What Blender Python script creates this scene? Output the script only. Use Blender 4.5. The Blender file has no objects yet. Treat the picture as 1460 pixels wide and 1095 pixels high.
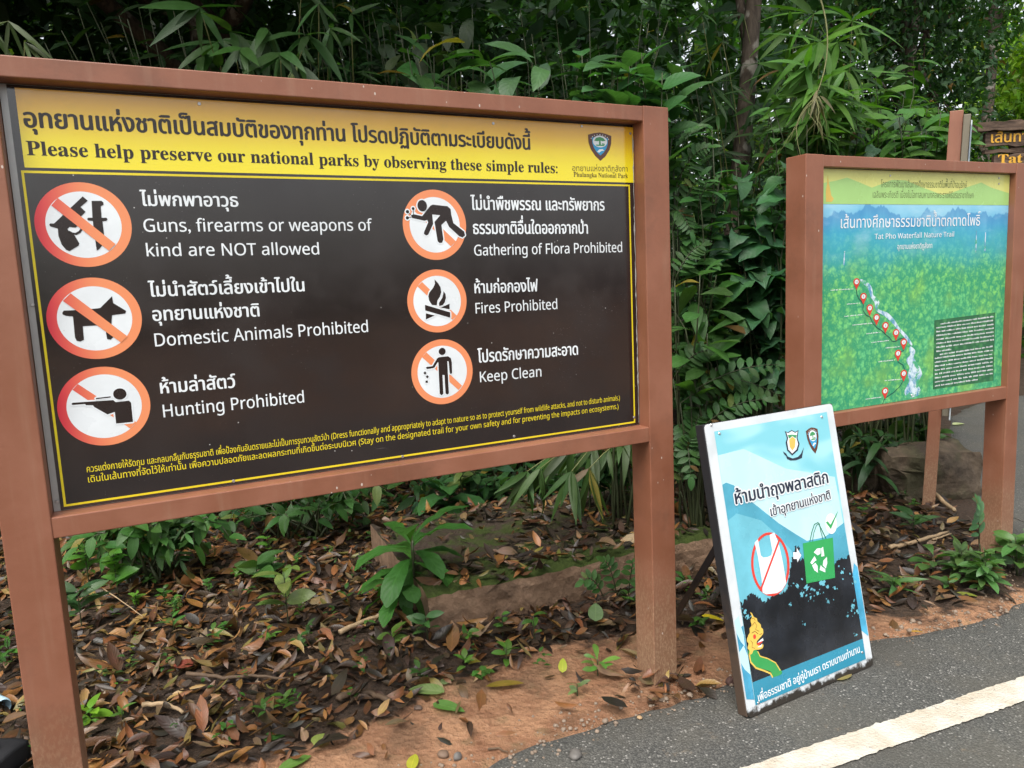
import bpy, math, random
import numpy as np
from mathutils import Vector, Matrix, Euler
from mathutils.geometry import delaunay_2d_cdt

random.seed(7)
RNG = np.random.default_rng(11)
SC = bpy.context.scene
COL = SC.collection

# ---------------------------------------------------------------- camera
PITCH, ROLL, FPX, CAM_Z = 0.13212, -0.04475, 1058.09, 1.55
IMG_W, IMG_CX, IMG_CY = 1460.0, 730.0, 547.5
_f = np.array([0, math.cos(PITCH), -math.sin(PITCH)])
_u0 = np.array([0, math.sin(PITCH), math.cos(PITCH)])
_r0 = np.array([1.0, 0, 0])
CAM_R = math.cos(ROLL) * _r0 + math.sin(ROLL) * _u0
CAM_U = -math.sin(ROLL) * _r0 + math.cos(ROLL) * _u0
CAM_F = _f
CAM_P = np.array([0, 0, CAM_Z])
cam_data = bpy.data.cameras.new('camera')
cam = bpy.data.objects.new('camera', cam_data)
COL.objects.link(cam)
cam_data.sensor_width = 36.0
cam_data.lens = 36.0 * FPX / IMG_W
cam_data.clip_start = 0.05
cam_data.clip_end = 500
m = Matrix.Identity(4)
for i in range(3):
    m[i][0], m[i][1], m[i][2], m[i][3] = CAM_R[i], CAM_U[i], -CAM_F[i], CAM_P[i]
cam.matrix_world = m
SC.camera = cam

# ---------------------------------------------------------------- sky, sun, exposure
SUN_EL, SUN_AZ = 62.0, 205.0          # degrees; azimuth clockwise from +Y
SKY_STRENGTH, SUN_STRENGTH, EXPOSURE = 0.15, 1.5, 1.0
W = bpy.data.worlds.new('World')
SC.world = W
W.use_nodes = True
wn = W.node_tree
bg = wn.nodes['Background']
sky = wn.nodes.new('ShaderNodeTexSky')
sky.sky_type = 'NISHITA'
sky.sun_disc = False
sky.sun_elevation = math.radians(SUN_EL)
sky.sun_rotation = math.radians(SUN_AZ)
sky.dust_density = 4.0
sky.air_density = 1.2
sky.ozone_density = 1.0
hs = wn.nodes.new('ShaderNodeHueSaturation')
hs.inputs['Saturation'].default_value = 0.25      # overcast: nearly grey sky
wn.links.new(sky.outputs[0], hs.inputs['Color'])
wn.links.new(hs.outputs[0], bg.inputs['Color'])
bg.inputs['Strength'].default_value = SKY_STRENGTH
sun_d = bpy.data.lights.new('sun', 'SUN')
sun_d.energy = SUN_STRENGTH
sun_d.angle = math.radians(40)
sun_d.color = (1.0, 0.95, 0.87)
sun = bpy.data.objects.new('sun', sun_d)
COL.objects.link(sun)
_az, _el = math.radians(SUN_AZ), math.radians(SUN_EL)
_sd = Vector((math.sin(_az) * math.cos(_el), math.cos(_az) * math.cos(_el), math.sin(_el)))
sun.rotation_euler = _sd.to_track_quat('Z', 'Y').to_euler()
SC.view_settings.view_transform = 'Standard'
SC.view_settings.look = 'None'
SC.view_settings.exposure = EXPOSURE
SC.view_settings.gamma = 1.0

# ---------------------------------------------------------------- measuring helpers
def ray(x, y):
    return CAM_F + CAM_R * (x - IMG_CX) / FPX - CAM_U * (y - IMG_CY) / FPX
def ground_at(x, y, z=0.0):
    d = ray(x, y)
    return CAM_P + d * ((z - CAM_Z) / d[2])
def depth_at(x, y, Y):
    d = ray(x, y)
    return CAM_P + d * (Y / d[1])

# ---------------------------------------------------------------- object helpers
def tag(o, label=None, cat=None, group=None, kind=None):
    if label: o['label'] = label
    if cat: o['category'] = cat
    if group: o['group'] = group
    if kind: o['kind'] = kind
    return o
def empty(name, loc=(0, 0, 0), rot=(0, 0, 0)):
    o = bpy.data.objects.new(name, None)
    COL.objects.link(o)
    o.location = loc
    o.rotation_euler = rot
    o.empty_display_size = 0.1
    return o
def link_mesh(name, me, mat, parent=None):
    o = bpy.data.objects.new(name, me)
    COL.objects.link(o)
    if mat is not None:
        for mm in (mat if isinstance(mat, (list, tuple)) else [mat]):
            me.materials.append(mm)
    if parent is not None: o.parent = parent
    return o
def mesh_py(name, verts, faces, mat, parent=None, smooth=False):
    me = bpy.data.meshes.new(name)
    me.from_pydata([tuple(map(float, v)) for v in verts], [], faces)
    me.update()
    if smooth: me.shade_smooth()
    return link_mesh(name, me, mat, parent)

class MB:
    """collects shapes of one mesh"""
    def __init__(s): s.v, s.f = [], []
    def add(s, verts, faces):
        b = len(s.v)
        s.v += [tuple(map(float, v)) for v in verts]
        s.f += [tuple(i + b for i in f) for f in faces]
        return s
    def box(s, x0, x1, y0, y1, z0, z1, bev=0.0):
        """box with chamfered edges"""
        if bev <= 0:
            vs = [(x, y, z) for x in (x0, x1) for y in (y0, y1) for z in (z0, z1)]
            return s.add(vs, [(0, 1, 3, 2), (4, 6, 7, 5), (0, 4, 5, 1), (2, 3, 7, 6), (0, 2, 6, 4), (1, 5, 7, 3)])
        import bmesh
        bm = bmesh.new()
        bmesh.ops.create_cube(bm, size=1.0)
        bmesh.ops.scale(bm, vec=(x1 - x0, y1 - y0, z1 - z0), verts=bm.verts)
        bmesh.ops.translate(bm, vec=((x0 + x1) / 2, (y0 + y1) / 2, (z0 + z1) / 2), verts=bm.verts)
        bmesh.ops.bevel(bm, geom=list(bm.edges), offset=bev, segments=2, profile=0.5, affect='EDGES')
        bm.verts.index_update()
        s.add([v.co[:] for v in bm.verts], [[v.index for v in f.verts] for f in bm.faces])
        bm.free()
        return s
    def tube(s, pts, rad, n=6, cap=True):
        P = [np.array(p, float) for p in pts]
        R = rad if hasattr(rad, '__len__') else [rad] * len(P)
        ref = np.array([0.31, 0.22, 0.92])
        vs, fs = [], []
        for i, p in enumerate(P):
            t = P[min(i + 1, len(P) - 1)] - P[max(i - 1, 0)]
            t /= np.linalg.norm(t) + 1e-9
            a = np.cross(t, ref)
            if np.linalg.norm(a) < 0.1: a = np.cross(t, [1, 0, 0])
            a /= np.linalg.norm(a)
            b = np.cross(t, a)
            for k in range(n):
                an = 2 * math.pi * k / n
                vs.append(p + R[i] * (math.cos(an) * a + math.sin(an) * b))
        for i in range(len(P) - 1):
            for k in range(n):
                k2 = (k + 1) % n
                fs.append((i * n + k, i * n + k2, (i + 1) * n + k2, (i + 1) * n + k))
        if cap:
            fs.append(tuple(range(n))[::-1])
            fs.append(tuple((len(P) - 1) * n + k for k in range(n)))
        return s.add(vs, fs)
    def build(s, name, mat, parent=None, smooth=False):
        return mesh_py(name, s.v, s.f, mat, parent, smooth)

# ---------------------------------------------------------------- materials
class NT:
    def __init__(s, name):
        s.m = bpy.data.materials.new(name)
        s.m.use_nodes = True
        s.t = s.m.node_tree
        s.n = s.t.nodes
        s.b = s.n['Principled BSDF']
        s.out = s.n['Material Output']
    def node(s, typ, **kw):
        n = s.n.new(typ)
        for k, v in kw.items():
            if k in n.inputs.keys(): n.inputs[k].default_value = v
            else: setattr(n, k, v)
        return n
    def link(s, a, b): s.t.links.new(a, b)
    def coord(s, kind='Object'):
        return s.node('ShaderNodeTexCoord').outputs[kind]
    def pos(s):
        return s.node('ShaderNodeNewGeometry').outputs['Position']
    def noise(s, vec, scale, detail=4.0, rough=0.55, dist=0.0):
        n = s.node('ShaderNodeTexNoise')
        n.inputs['Scale'].default_value = scale
        n.inputs['Detail'].default_value = detail
        n.inputs['Roughness'].default_value = rough
        n.inputs['Distortion'].default_value = dist
        s.link(vec, n.inputs['Vector'])
        return n.outputs['Fac']
    def voro(s, vec, scale, feature='F1', out='Distance', rnd=1.0):
        n = s.node('ShaderNodeTexVoronoi')
        n.feature = feature
        n.inputs['Scale'].default_value = scale
        n.inputs['Randomness'].default_value = rnd
        s.link(vec, n.inputs['Vector'])
        return n.outputs[out]
    def mapr(s, fac, a, b, c=0.0, d=1.0, smooth=True):
        n = s.node('ShaderNodeMapRange')
        if smooth: n.interpolation_type = 'SMOOTHSTEP'
        for k, v in zip(('From Min', 'From Max', 'To Min', 'To Max'), (a, b, c, d)):
            n.inputs[k].default_value = v
        s.link(fac, n.inputs['Value'])
        return n.outputs['Result']
    def math(s, op, a, b=None):
        n = s.node('ShaderNodeMath')
        n.operation = op
        for i, v in enumerate((a, b)):
            if v is None: continue
            if isinstance(v, (int, float)): n.inputs[i].default_value = v
            else: s.link(v, n.inputs[i])
        return n.outputs[0]
    def mix(s, fac, a, b, blend='MIX'):
        n = s.node('ShaderNodeMix')
        n.data_type = 'RGBA'
        n.blend_type = blend
        for sock, v in ((n.inputs[0], fac), (n.inputs[6], a), (n.inputs[7], b)):
            if isinstance(v, (int, float)): sock.default_value = v
            elif isinstance(v, (tuple, list)): sock.default_value = (*v[:3], 1)
            else: s.link(v, sock)
        return n.outputs[2]
    def sep(s, vec):
        n = s.node('ShaderNodeSeparateXYZ')
        s.link(vec, n.inputs[0])
        return n.outputs
    def stretch(s, vec, sc):
        n = s.node('ShaderNodeMapping')
        n.inputs['Scale'].default_value = sc
        s.link(vec, n.inputs['Vector'])
        return n.outputs[0]
    def bump(s, h, strength=0.3, dist=0.01):
        n = s.node('ShaderNodeBump')
        n.inputs['Strength'].default_value = strength
        n.inputs['Distance'].default_value = dist
        s.link(h, n.inputs['Height'])
        s.link(n.outputs[0], s.b.inputs['Normal'])
    def col(s, c):
        if isinstance(c, (tuple, list)): s.b.inputs['Base Color'].default_value = (*c[:3], 1)
        else: s.link(c, s.b.inputs['Base Color'])
    def set(s, rough=0.5, spec=0.5, metal=0.0):
        if isinstance(rough, (int, float)): s.b.inputs['Roughness'].default_value = rough
        else: s.link(rough, s.b.inputs['Roughness'])
        s.b.inputs['Specular IOR Level'].default_value = spec
        s.b.inputs['Metallic'].default_value = metal
        return s.m

def plain(name, c, rough=0.5, spec=0.5, metal=0.0, var=0.12, scale=18.0):
    k = NT(name)
    n = k.noise(k.coord(), scale, 5)
    lo = tuple(x * (1 - var) for x in c)
    hi = tuple(min(1, x * (1 + var)) for x in c)
    k.col(k.mix(n, lo, hi))
    return k.set(rough, spec, metal)

def sign_print(name, c, rough=0.22, chips=True, fade=0.06):
    """printed vinyl: flat ink with faint grime and tiny white chips"""
    k = NT(name)
    P = k.coord()
    n = k.noise(P, 5.0, 6, 0.6)
    base = k.mix(k.mapr(n, 0.35, 0.7), tuple(x * (1 - fade) for x in c), tuple(x * (1 + fade) + 0.003 for x in c))
    if chips:
        v = k.voro(P, 42.0)
        msk = k.math('MULTIPLY', k.mapr(v, 0.05, 0.07, 1.0, 0.0), k.mapr(k.noise(P, 6.0, 2), 0.6, 0.66))
        base = k.mix(msk, base, (0.6, 0.6, 0.58))
    k.col(base)
    rr = k.mapr(k.noise(P, 9.0, 5), 0.3, 0.75, rough * 0.8, rough * 1.5)
    return k.set(rr, 0.5)

def brown_paint():
    k = NT('brown_paint')
    P = k.pos()
    z = k.sep(P)[2]
    n = k.noise(P, 6.0, 6, 0.6)
    base = k.mix(k.mapr(n, 0.3, 0.75), (0.215, 0.080, 0.043), (0.260, 0.102, 0.058))
    fd = k.noise(P, 1.3, 5, 0.6)
    base = k.mix(k.math('MULTIPLY', k.mapr(fd, 0.45, 0.7), 0.35), base, (0.285, 0.125, 0.075))
    base = k.mix(k.math('MULTIPLY', k.mapr(k.noise(P, 2.4, 6, 0.7), 0.52, 0.72), 0.45), base, (0.12, 0.052, 0.03))
    # rain streaks of dust running down
    st = k.noise(k.stretch(P, (22, 22, 1.6)), 1.0, 5, 0.6)
    base = k.mix(k.math('MULTIPLY', k.mapr(st, 0.52, 0.78), 0.30), base, (0.33, 0.2, 0.13))
    # mud splashed up the foot of the posts
    foot = k.mapr(k.math('ADD', z, k.math('MULTIPLY', k.noise(P, 7.0, 5), 0.35)), 0.15, 0.8, 1.0, 0.0)
    spl = k.mapr(k.noise(k.stretch(P, (1, 1, 0.5)), 130.0, 4, 0.7), 0.45, 0.62)
    base = k.mix(k.math('MULTIPLY', foot, 0.72), base, (0.225, 0.14, 0.085))
    base = k.mix(k.math('MULTIPLY', foot, k.math('MULTIPLY', spl, 0.55)), base, (0.42, 0.29, 0.18))
    # chipped spots
    v = k.voro(k.stretch(P, (1, 1, 0.55)), 30.0)
    chip = k.math('MULTIPLY', k.mapr(k.math('ADD', v, k.math('MULTIPLY', k.noise(P, 90.0, 3), 0.08)), 0.10, 0.125, 1.0, 0.0), k.mapr(k.noise(P, 3.4, 2), 0.53, 0.60))
    base = k.mix(chip, base, (0.5, 0.42, 0.36))
    k.col(base)
    k.bump(k.noise(P, 75.0, 6, 0.7), 0.16, 0.003)
    return k.set(k.mapr(n, 0.3, 0.7, 0.34, 0.5), 0.5)

M_BROWN = brown_paint()
# ================================================================ flat artwork helpers
def _area(c):
    c = np.asarray(c)
    x, y = c[:, 0], c[:, 1]
    return 0.5 * np.sum(x * np.roll(y, -1) - y * np.roll(x, -1))
def ccw(c):
    return c if _area(c) > 0 else c[::-1]
def fill(contours, shifts=((0, 0),)):
    """nonzero fill of closed contours (and copies shifted to embolden): points and triangles"""
    cs = []
    for sx, sy in shifts:
        for c in contours:
            cs.append([(float(x) + sx, float(y) + sy) for x, y in c])
    pts, edges = [], []
    for c in cs:
        b = len(pts)
        pts += c
        edges += [(b + i, b + (i + 1) % len(c)) for i in range(len(c))]
    if not pts: return np.zeros((0, 2)), []
    V, _, F, *_r = delaunay_2d_cdt([Vector(p) for p in pts], edges, [], 0, 1e-5)
    V = np.array([v[:] for v in V])
    if not len(F): return V, []
    tri = []
    for f in F:
        for i in range(1, len(f) - 1): tri.append((f[0], f[i], f[i + 1]))
    tri = np.array(tri)
    cen = V[tri].mean(1)
    wind = np.zeros(len(tri))
    for c in cs:
        A = np.array(c)
        B = np.roll(A, -1, 0)
        px, py = cen[:, 0:1], cen[:, 1:2]
        up = (A[:, 1] <= py) & (B[:, 1] > py)
        dn = (A[:, 1] > py) & (B[:, 1] <= py)
        cr = (B[:, 0] - A[:, 0]) * (py - A[:, 1]) - (px - A[:, 0]) * (B[:, 1] - A[:, 1])
        wind += (up & (cr > 0)).sum(1) - (dn & (cr < 0)).sum(1)
    return V, tri[np.abs(wind) > 0.5]

_GL, _ADV = {}, {}
def _outline(s):
    c = bpy.data.curves.new('tmp', 'FONT')
    c.body = s
    c.size = 1.0
    o = bpy.data.objects.new('tmp', c)
    COL.objects.link(o)
    bpy.context.view_layer.update()
    cu = o.to_curve(bpy.context.evaluated_depsgraph_get())
    out = []
    for sp in cu.splines:
        pts, bp = [], sp.bezier_points
        n = len(bp)
        for i in range(n):
            a, b = bp[i], bp[(i + 1) % n]
            p0, p1, p2, p3 = [np.array(q[:2]) for q in (a.co, a.handle_right, b.handle_left, b.co)]
            d = p3 - p0
            L = np.linalg.norm(d)
            dev = 0 if L < 1e-6 else max(abs(np.cross(d, p1 - p0)), abs(np.cross(d, p2 - p0))) / L
            K = 1 if dev < 0.002 else (3 if L < 0.12 else 5)
            for k in range(K):
                t = k / K
                pts.append(tuple((1 - t) ** 3 * p0 + 3 * (1 - t) ** 2 * t * p1 + 3 * (1 - t) * t * t * p2 + t ** 3 * p3))
        if len(pts) > 2: out.append(pts)
    o.to_curve_clear()
    bpy.data.objects.remove(o)
    bpy.data.curves.remove(c)
    return out
def _minx(cs): return min(p[0] for c in cs for p in c)
_BAR = None
def adv(ch):
    global _BAR
    if _BAR is None: _BAR = _minx(_outline('l'))
    if ch not in _ADV:
        cs = _outline(ch + 'l')
        # the last spline group belongs to 'l'
        _ADV[ch] = max(_minx(cs[-1:]) - _BAR, 0.0)
    return _ADV[ch]
def glyph(ch, shifts):
    key = (ch, shifts)
    if key not in _GL:
        _GL[key] = fill(_outline(ch), shifts) if ch.strip() else (np.zeros((0, 2)), [])
    return _GL[key]
def ring_shifts(d, n=8, yk=1.0):
    return tuple((round(d * math.cos(2 * math.pi * i / n), 5), round(yk * d * math.sin(2 * math.pi * i / n), 5)) for i in range(n)) + ((0.0, 0.0),)
def bold_shifts(d):
    return ((-d, 0.0), (0.0, 0.0), (d, 0.0), (0.0, d * 0.5), (0.0, -d * 0.5)) if d > 0 else ((0.0, 0.0),)
UPV = set('\u0e31\u0e34\u0e35\u0e36\u0e37\u0e47\u0e4d')
TONE = set('\u0e48\u0e49\u0e4a\u0e4b\u0e4c')
LOWV = set('\u0e38\u0e39\u0e3a')
TALL = set('ปฝฟฬ')
def serif(s):
    return ''.join(chr(0x1D400 + ord(c) - 65) if 'A' <= c <= 'Z' else chr(0x1D41A + ord(c) - 97) if 'a' <= c <= 'z' else c for c in s)
def sans(s):
    return ''.join(chr(0x1D5A0 + ord(c) - 65) if 'A' <= c <= 'Z' else chr(0x1D5BA + ord(c) - 97) if 'a' <= c <= 'z' else
                   chr(0x1D7E2 + ord(c) - 48) if '0' <= c <= '9' else c for c in s)
def layout(s, bold=0.0, shifts=None, squeeze=0.0):
    """points (em) and triangles of a line of text, Thai marks stacked"""
    sh = shifts or bold_shifts(bold)
    x, VV, TT, nb = 0.0, [], [], 0
    prev_cons, had_up = '', False
    for i, ch in enumerate(s):
        dx = dy = 0.0
        if ch in UPV or ch in TONE:
            if prev_cons in TALL: dx -= 0.10
            if ch in TONE:
                if had_up or s[i + 1:i + 2] == '\u0e33': dy += 0.2
                elif prev_cons in TALL: dy += 0.0
            else: had_up = True
        V, T = glyph(ch, sh)
        if len(T):
            VV.append(V + np.array([x + dx, dy]))
            TT.append(np.asarray(T) + nb)
            nb += len(V)
        a = 0.0 if (ch in UPV or ch in TONE or ch in LOWV) else adv(ch) - squeeze
        if ch == ' ': a = max(adv(' '), 0.2)
        x += a
        if a > 0 and ch not in '\u0e33\u0e32\u0e30': prev_cons, had_up = ch, False
    return np.vstack(VV), np.vstack(TT)
_REF = {}
def ref_h(ch):
    if ch not in _REF: _REF[ch] = max(p[1] for c in _outline(ch) for p in c)
    return _REF[ch]

class Board:
    """a flat face: pixel measurements -> local (u, v); meshes are built in the local frame of `root`
       (u along x, v along z, layers stacked towards -y)"""
    def __init__(s, root, face_y):
        s.root, s.y = root, face_y
        bpy.context.view_layer.update()
        s.M = np.array(root.matrix_world)
        s.Mi = np.linalg.inv(s.M)
    def uv(s, x, y):
        o = s.Mi[:3, :3] @ CAM_P + s.Mi[:3, 3]
        d = s.Mi[:3, :3] @ ray(x, y)
        t = (s.y - o[1]) / d[1]
        q = o + d * t
        return (q[0], q[2])
    def uvs(s, pts, x0=0.0, y0=0.0, k=1.0):
        return [s.uv(x0 + a / k, y0 + b / k) for a, b in pts]
class Art:
    """accumulates flat shapes of one colour on a board"""
    def __init__(s, board, layer): s.b, s.y, s.V, s.F = board, board.y - layer, [], []
    def tris(s, V, T):
        if not len(T): return s
        b = len(s.V)
        s.V += [(float(p[0]), s.y, float(p[1])) for p in V]
        for t in T:
            a, c, d = (V[i] for i in t)
            cr = (c[0] - a[0]) * (d[1] - a[1]) - (c[1] - a[1]) * (d[0] - a[0])
            s.F.append(tuple(int(i) + b for i in (t if cr > 0 else t[::-1])))
        return s
    def poly(s, *cs, grow=0.0):
        return s.tris(*fill([ccw(list(c)) for c in cs], ring_shifts(grow) if grow else ((0, 0),)))
    def hole_poly(s, outer, *holes):
        return s.tris(*fill([ccw(list(outer))] + [ccw(list(h))[::-1] for h in holes]))
    def stroke(s, pts, w):
        for a, c in zip(pts[:-1], pts[1:]):
            a, c = np.array(a), np.array(c)
            d = c - a
            L = np.linalg.norm(d)
            if L < 1e-9: continue
            n = np.array([-d[1], d[0]]) / L * w / 2
            d = d / L * w * 0.25
            s.tris(np.array([a - d - n, c + d - n, c + d + n, a - d + n]), [(0, 1, 2), (0, 2, 3)])
        return s
    def band(s, pts, w):
        """one mitred ribbon along an open polyline"""
        P = [np.array(p, float) for p in pts]
        L, R = [], []
        for i, p in enumerate(P):
            t = P[min(i + 1, len(P) - 1)] - P[max(i - 1, 0)]
            n = np.array([-t[1], t[0]]) / (np.linalg.norm(t) + 1e-12) * w / 2
            L.append(p + n); R.append(p - n)
        n = len(P)
        V = np.array(L + R)
        return s.tris(V, [t for i in range(n - 1) for t in ((i, n + i, n + i + 1), (i, n + i + 1, i + 1))])
    def text(s, txt, p0, p1, h, ref, bold=0.0, shifts=None, squeeze=0.0):
        """line of text from p0 to p1 (local uv, ends of the baseline), h = height of the ref glyph"""
        V, T = layout(txt, bold, shifts, squeeze)
        x0, x1 = V[:, 0].min(), V[:, 0].max()
        sy = h / ref_h(ref)
        wdt = p1[0] - p0[0]
        t = (V[:, 0] - x0) / (x1 - x0)
        Q = np.stack([p0[0] + t * wdt, p0[1] + t * (p1[1] - p0[1]) + V[:, 1] * sy], 1)
        return s.tris(Q, T)
    def build(s, name, mat, parent): return mesh_py(name, s.V, s.F, mat, parent)
def ellipse(c, rx, ry, n=48, a0=0.0, a1=2 * math.pi):
    full = abs(a1 - a0 - 2 * math.pi) < 1e-6
    return [(c[0] + rx * math.cos(a0 + (a1 - a0) * i / (n if full else n - 1)), c[1] + ry * math.sin(a0 + (a1 - a0) * i / (n if full else n - 1))) for i in range(n)]

def timber_frame(root, W_, pw, zt, th, rt, rb, dp, bev=0.003, z0=-0.25, xl=None):
    """two square-tube posts and two rails, front face at y = 0"""
    x0 = 0.0 if xl is None else xl
    for xa in (x0, x0 + W_ - pw):
        MB().box(xa, xa + pw, 0, dp, z0, zt, bev).build('post', M_BROWN, root)
    MB().box(x0 + pw - 0.001, x0 + W_ - pw + 0.001, 0.0025, dp - 0.003, zt - th, zt - 0.0015, bev).build('top_rail', M_BROWN, root)
    MB().box(x0 + pw - 0.001, x0 + W_ - pw + 0.001, 0.0025, dp - 0.003, rb, rt, bev).build('bottom_rail', M_BROWN, root)

# ================================================================ main rules sign
def black_print():
    k = NT('black_print')
    P = k.coord()
    base = k.mix(k.mapr(k.noise(P, 3.0, 6, 0.6), 0.35, 0.7), (0.0135, 0.009, 0.009), (0.020, 0.0145, 0.014))
    v = k.voro(P, 38.0)
    msk = k.math('MULTIPLY', k.mapr(v, 0.05, 0.075, 1.0, 0.0), k.mapr(k.noise(P, 5.0, 2), 0.57, 0.62))
    base = k.mix(msk, base, (0.5, 0.5, 0.48))
    fine = k.math('MULTIPLY', k.mapr(k.voro(P, 95.0), 0.05, 0.08, 1.0, 0.0), k.mapr(k.noise(P, 3.3, 3), 0.5, 0.62))
    base = k.mix(k.math('MULTIPLY', fine, 0.5), base, (0.35, 0.34, 0.33))
    sc = k.math('MULTIPLY', k.mapr(k.noise(k.stretch(P, (3, 3, 40)), 1.5, 5, 0.7), 0.66, 0.72), k.mapr(k.noise(P, 3.1, 2), 0.6, 0.68))
    base = k.mix(k.math('MULTIPLY', sc, 0.3), base, (0.3, 0.28, 0.27))
    k.col(base)
    k.bump(k.noise(P, 160.0, 3), 0.02, 0.001)
    return k.set(k.mapr(k.noise(P, 7.0, 5), 0.3, 0.75, 0.09, 0.24), 0.85)
def yellow_print():
    k = NT('yellow_print')
    P = k.coord()
    z = k.math('ADD', k.sep(P)[2], k.math('MULTIPLY', k.noise(k.stretch(P, (1.2, 1, 5)), 2.0, 4), 0.05))
    base = k.mix(k.mapr(z, 1.96, 2.1), (0.80, 0.67, 0.012), (0.80, 0.43, 0.016))   # the ink runs from yellow to amber
    base = k.mix(k.math('MULTIPLY', k.mapr(k.noise(P, 24.0, 6, 0.7), 0.55, 0.8), 0.15), base, (0.4, 0.3, 0.05))
    k.col(base)
    k.bump(k.noise(P, 220.0, 4), 0.05, 0.001)
    return k.set(k.mapr(k.noise(P, 8.0, 5), 0.3, 0.75, 0.10, 0.25), 0.85)
def ring_print():
    k = NT('ring_print')
    x = k.math('ADD', k.sep(k.coord())[0], k.math('MULTIPLY', k.noise(k.coord(), 6.0, 4), 0.03))
    # the strip sheltered by the left post kept its red; the rest has bleached to orange
    c = k.mix(k.mapr(x, -1.96, -1.80), (0.62, 0.03, 0.06), (0.76, 0.26, 0.115))
    k.col(c)
    return k.set(0.25, 0.5)

M_BLACKP, M_YELLOWP, M_RINGP = black_print(), yellow_print(), ring_print()
M_WHITEP = sign_print('white_print', (0.72, 0.76, 0.78))
M_DARKINK = sign_print('dark_ink', (0.018, 0.011, 0.010), chips=False)
M_YLINE = sign_print('yellow_ink', (0.72, 0.58, 0.02), chips=False)
M_HEADINK = sign_print('header_ink', (0.022, 0.014, 0.008), chips=False)
M_OLIVEINK = sign_print('olive_ink', (0.11, 0.075, 0.01), chips=False)
M_ALU = plain('dull_aluminium', (0.42, 0.43, 0.42), 0.45, 0.5, 0.6)
M_STEEL = plain('screw_steel', (0.5, 0.5, 0.5), 0.35, 0.5, 0.9)

S1X, S1Y, S1YAW, S1W, S1PW, S1ZT = 0.5962, 2.7287, 0.45715, 2.1068, 0.1091, 2.1488
sign1 = empty('park_rules_sign', (S1X, S1Y, 0), (0, 0, S1YAW))
tag(sign1, 'large black park rules sign with yellow header and six prohibition symbols in a brown frame', 'sign')
timber_frame(sign1, S1W, S1PW, S1ZT, 0.052, 1.0109, 0.9551, 0.115, xl=-S1W)
MB().box(-S1W + S1PW + 0.002, -S1PW - 0.001, 0.0625, 0.07, 1.0120, S1ZT - 0.0535).build('backing_sheet', M_ALU, sign1)
PNL = 0.060
pan1 = MB().box(-1.980, -0.1125, PNL, 0.0622, 1.0135, S1ZT - 0.055, 0.0).build('panel', M_BLACKP, sign1)
B1 = Board(sign1, PNL)
hd = Art(B1, 0.0006)
TL, TR, BR, BL = B1.uv(17, 128), B1.uv(902.5, 183), B1.uv(901.7, 260.4), B1.uv(28, 235)
hd.poly([(TL[0] + 0.006, S1ZT - 0.062), (TR[0], S1ZT - 0.062), (TR[0], BR[1]), (TL[0] + 0.006, BR[1])])
hd.build('header_band', M_YELLOWP, sign1)
bl = Art(B1, 0.0006)
c = [B1.uv(30.5, 241.5), B1.uv(901, 264.5), B1.uv(902.5, 600), B1.uv(91, 727)]
xl_, xr_, zt_, zb_ = (c[0][0] + c[3][0]) / 2, (c[1][0] + c[2][0]) / 2, (c[0][1] + c[1][1]) / 2, (c[2][1] + c[3][1]) / 2
w_ = 0.0058
for q in ([(xl_, zt_), (xr_, zt_), (xr_, zt_ - w_), (xl_, zt_ - w_)], [(xl_, zb_), (xr_, zb_), (xr_, zb_ + w_), (xl_, zb_ + w_)],
          [(xl_, zt_ - w_), (xl_ + w_, zt_ - w_), (xl_ + w_, zb_ + w_), (xl_, zb_ + w_)], [(xr_, zt_ - w_), (xr_ - w_, zt_ - w_), (xr_ - w_, zb_ + w_), (xr_, zb_ + w_)]):
    bl.poly(q)
bl.build('border_line', M_YLINE, sign1)

PX = 0.00182   # metres per source pixel near the board's left end, used only for letter heights
def spline(pts, n=5):
    P = np.array(pts, float); N_ = len(P); out = []
    for i in range(N_):
        a, b, c_, d = P[i - 1], P[i], P[(i + 1) % N_], P[(i + 2) % N_]
        for k_ in range(n):
            t = k_ / n
            out.append(tuple(0.5 * (2 * b + (c_ - a) * t + (2 * a - 5 * b + 4 * c_ - d) * t * t + (3 * b - a - 3 * c_ + d) * t ** 3)))
    return out
def line(art, board, txt, x0, y0, x1, y1, hpx, ref, **kw):
    p0, p1 = board.uv(x0, y0), board.uv(x1, y1)
    h = abs(board.uv(x0, y0)[1] - board.uv(x0, y0 - hpx)[1])
    art.text(txt, p0, p1, h, ref, **kw)
ink = Art(B1, 0.0012)
line(ink, B1, 'อุทยานแห่งชาติเป็นสมบัติของทุกท่าน โปรดปฏิบัติตามระเบียบดังนี้', 34.5, 181, 756.8, 213.4, 21, 'บ', bold=0.034)
line(ink, B1, serif('Please help preserve our national parks by observing these simple rules:'), 38.8, 221, 795, 247, 20, serif('H'), bold=0.008)
ink.build('header_lettering', M_HEADINK, sign1)
ink = Art(B1, 0.0012)
line(ink, B1, 'อุทยานแห่งชาติภูลังกา', 816, 243.7, 894.5, 244.7, 6.5, 'บ')
line(ink, B1, serif('Phulangka National Park'), 817.6, 251.9, 895.2, 253.9, 6.3, serif('H'))
ink.build('park_name_lettering', M_OLIVEINK, sign1)
TH = dict(ref='บ', bold=0.022)
EN = dict(ref=sans('H'), bold=0.006)
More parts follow.
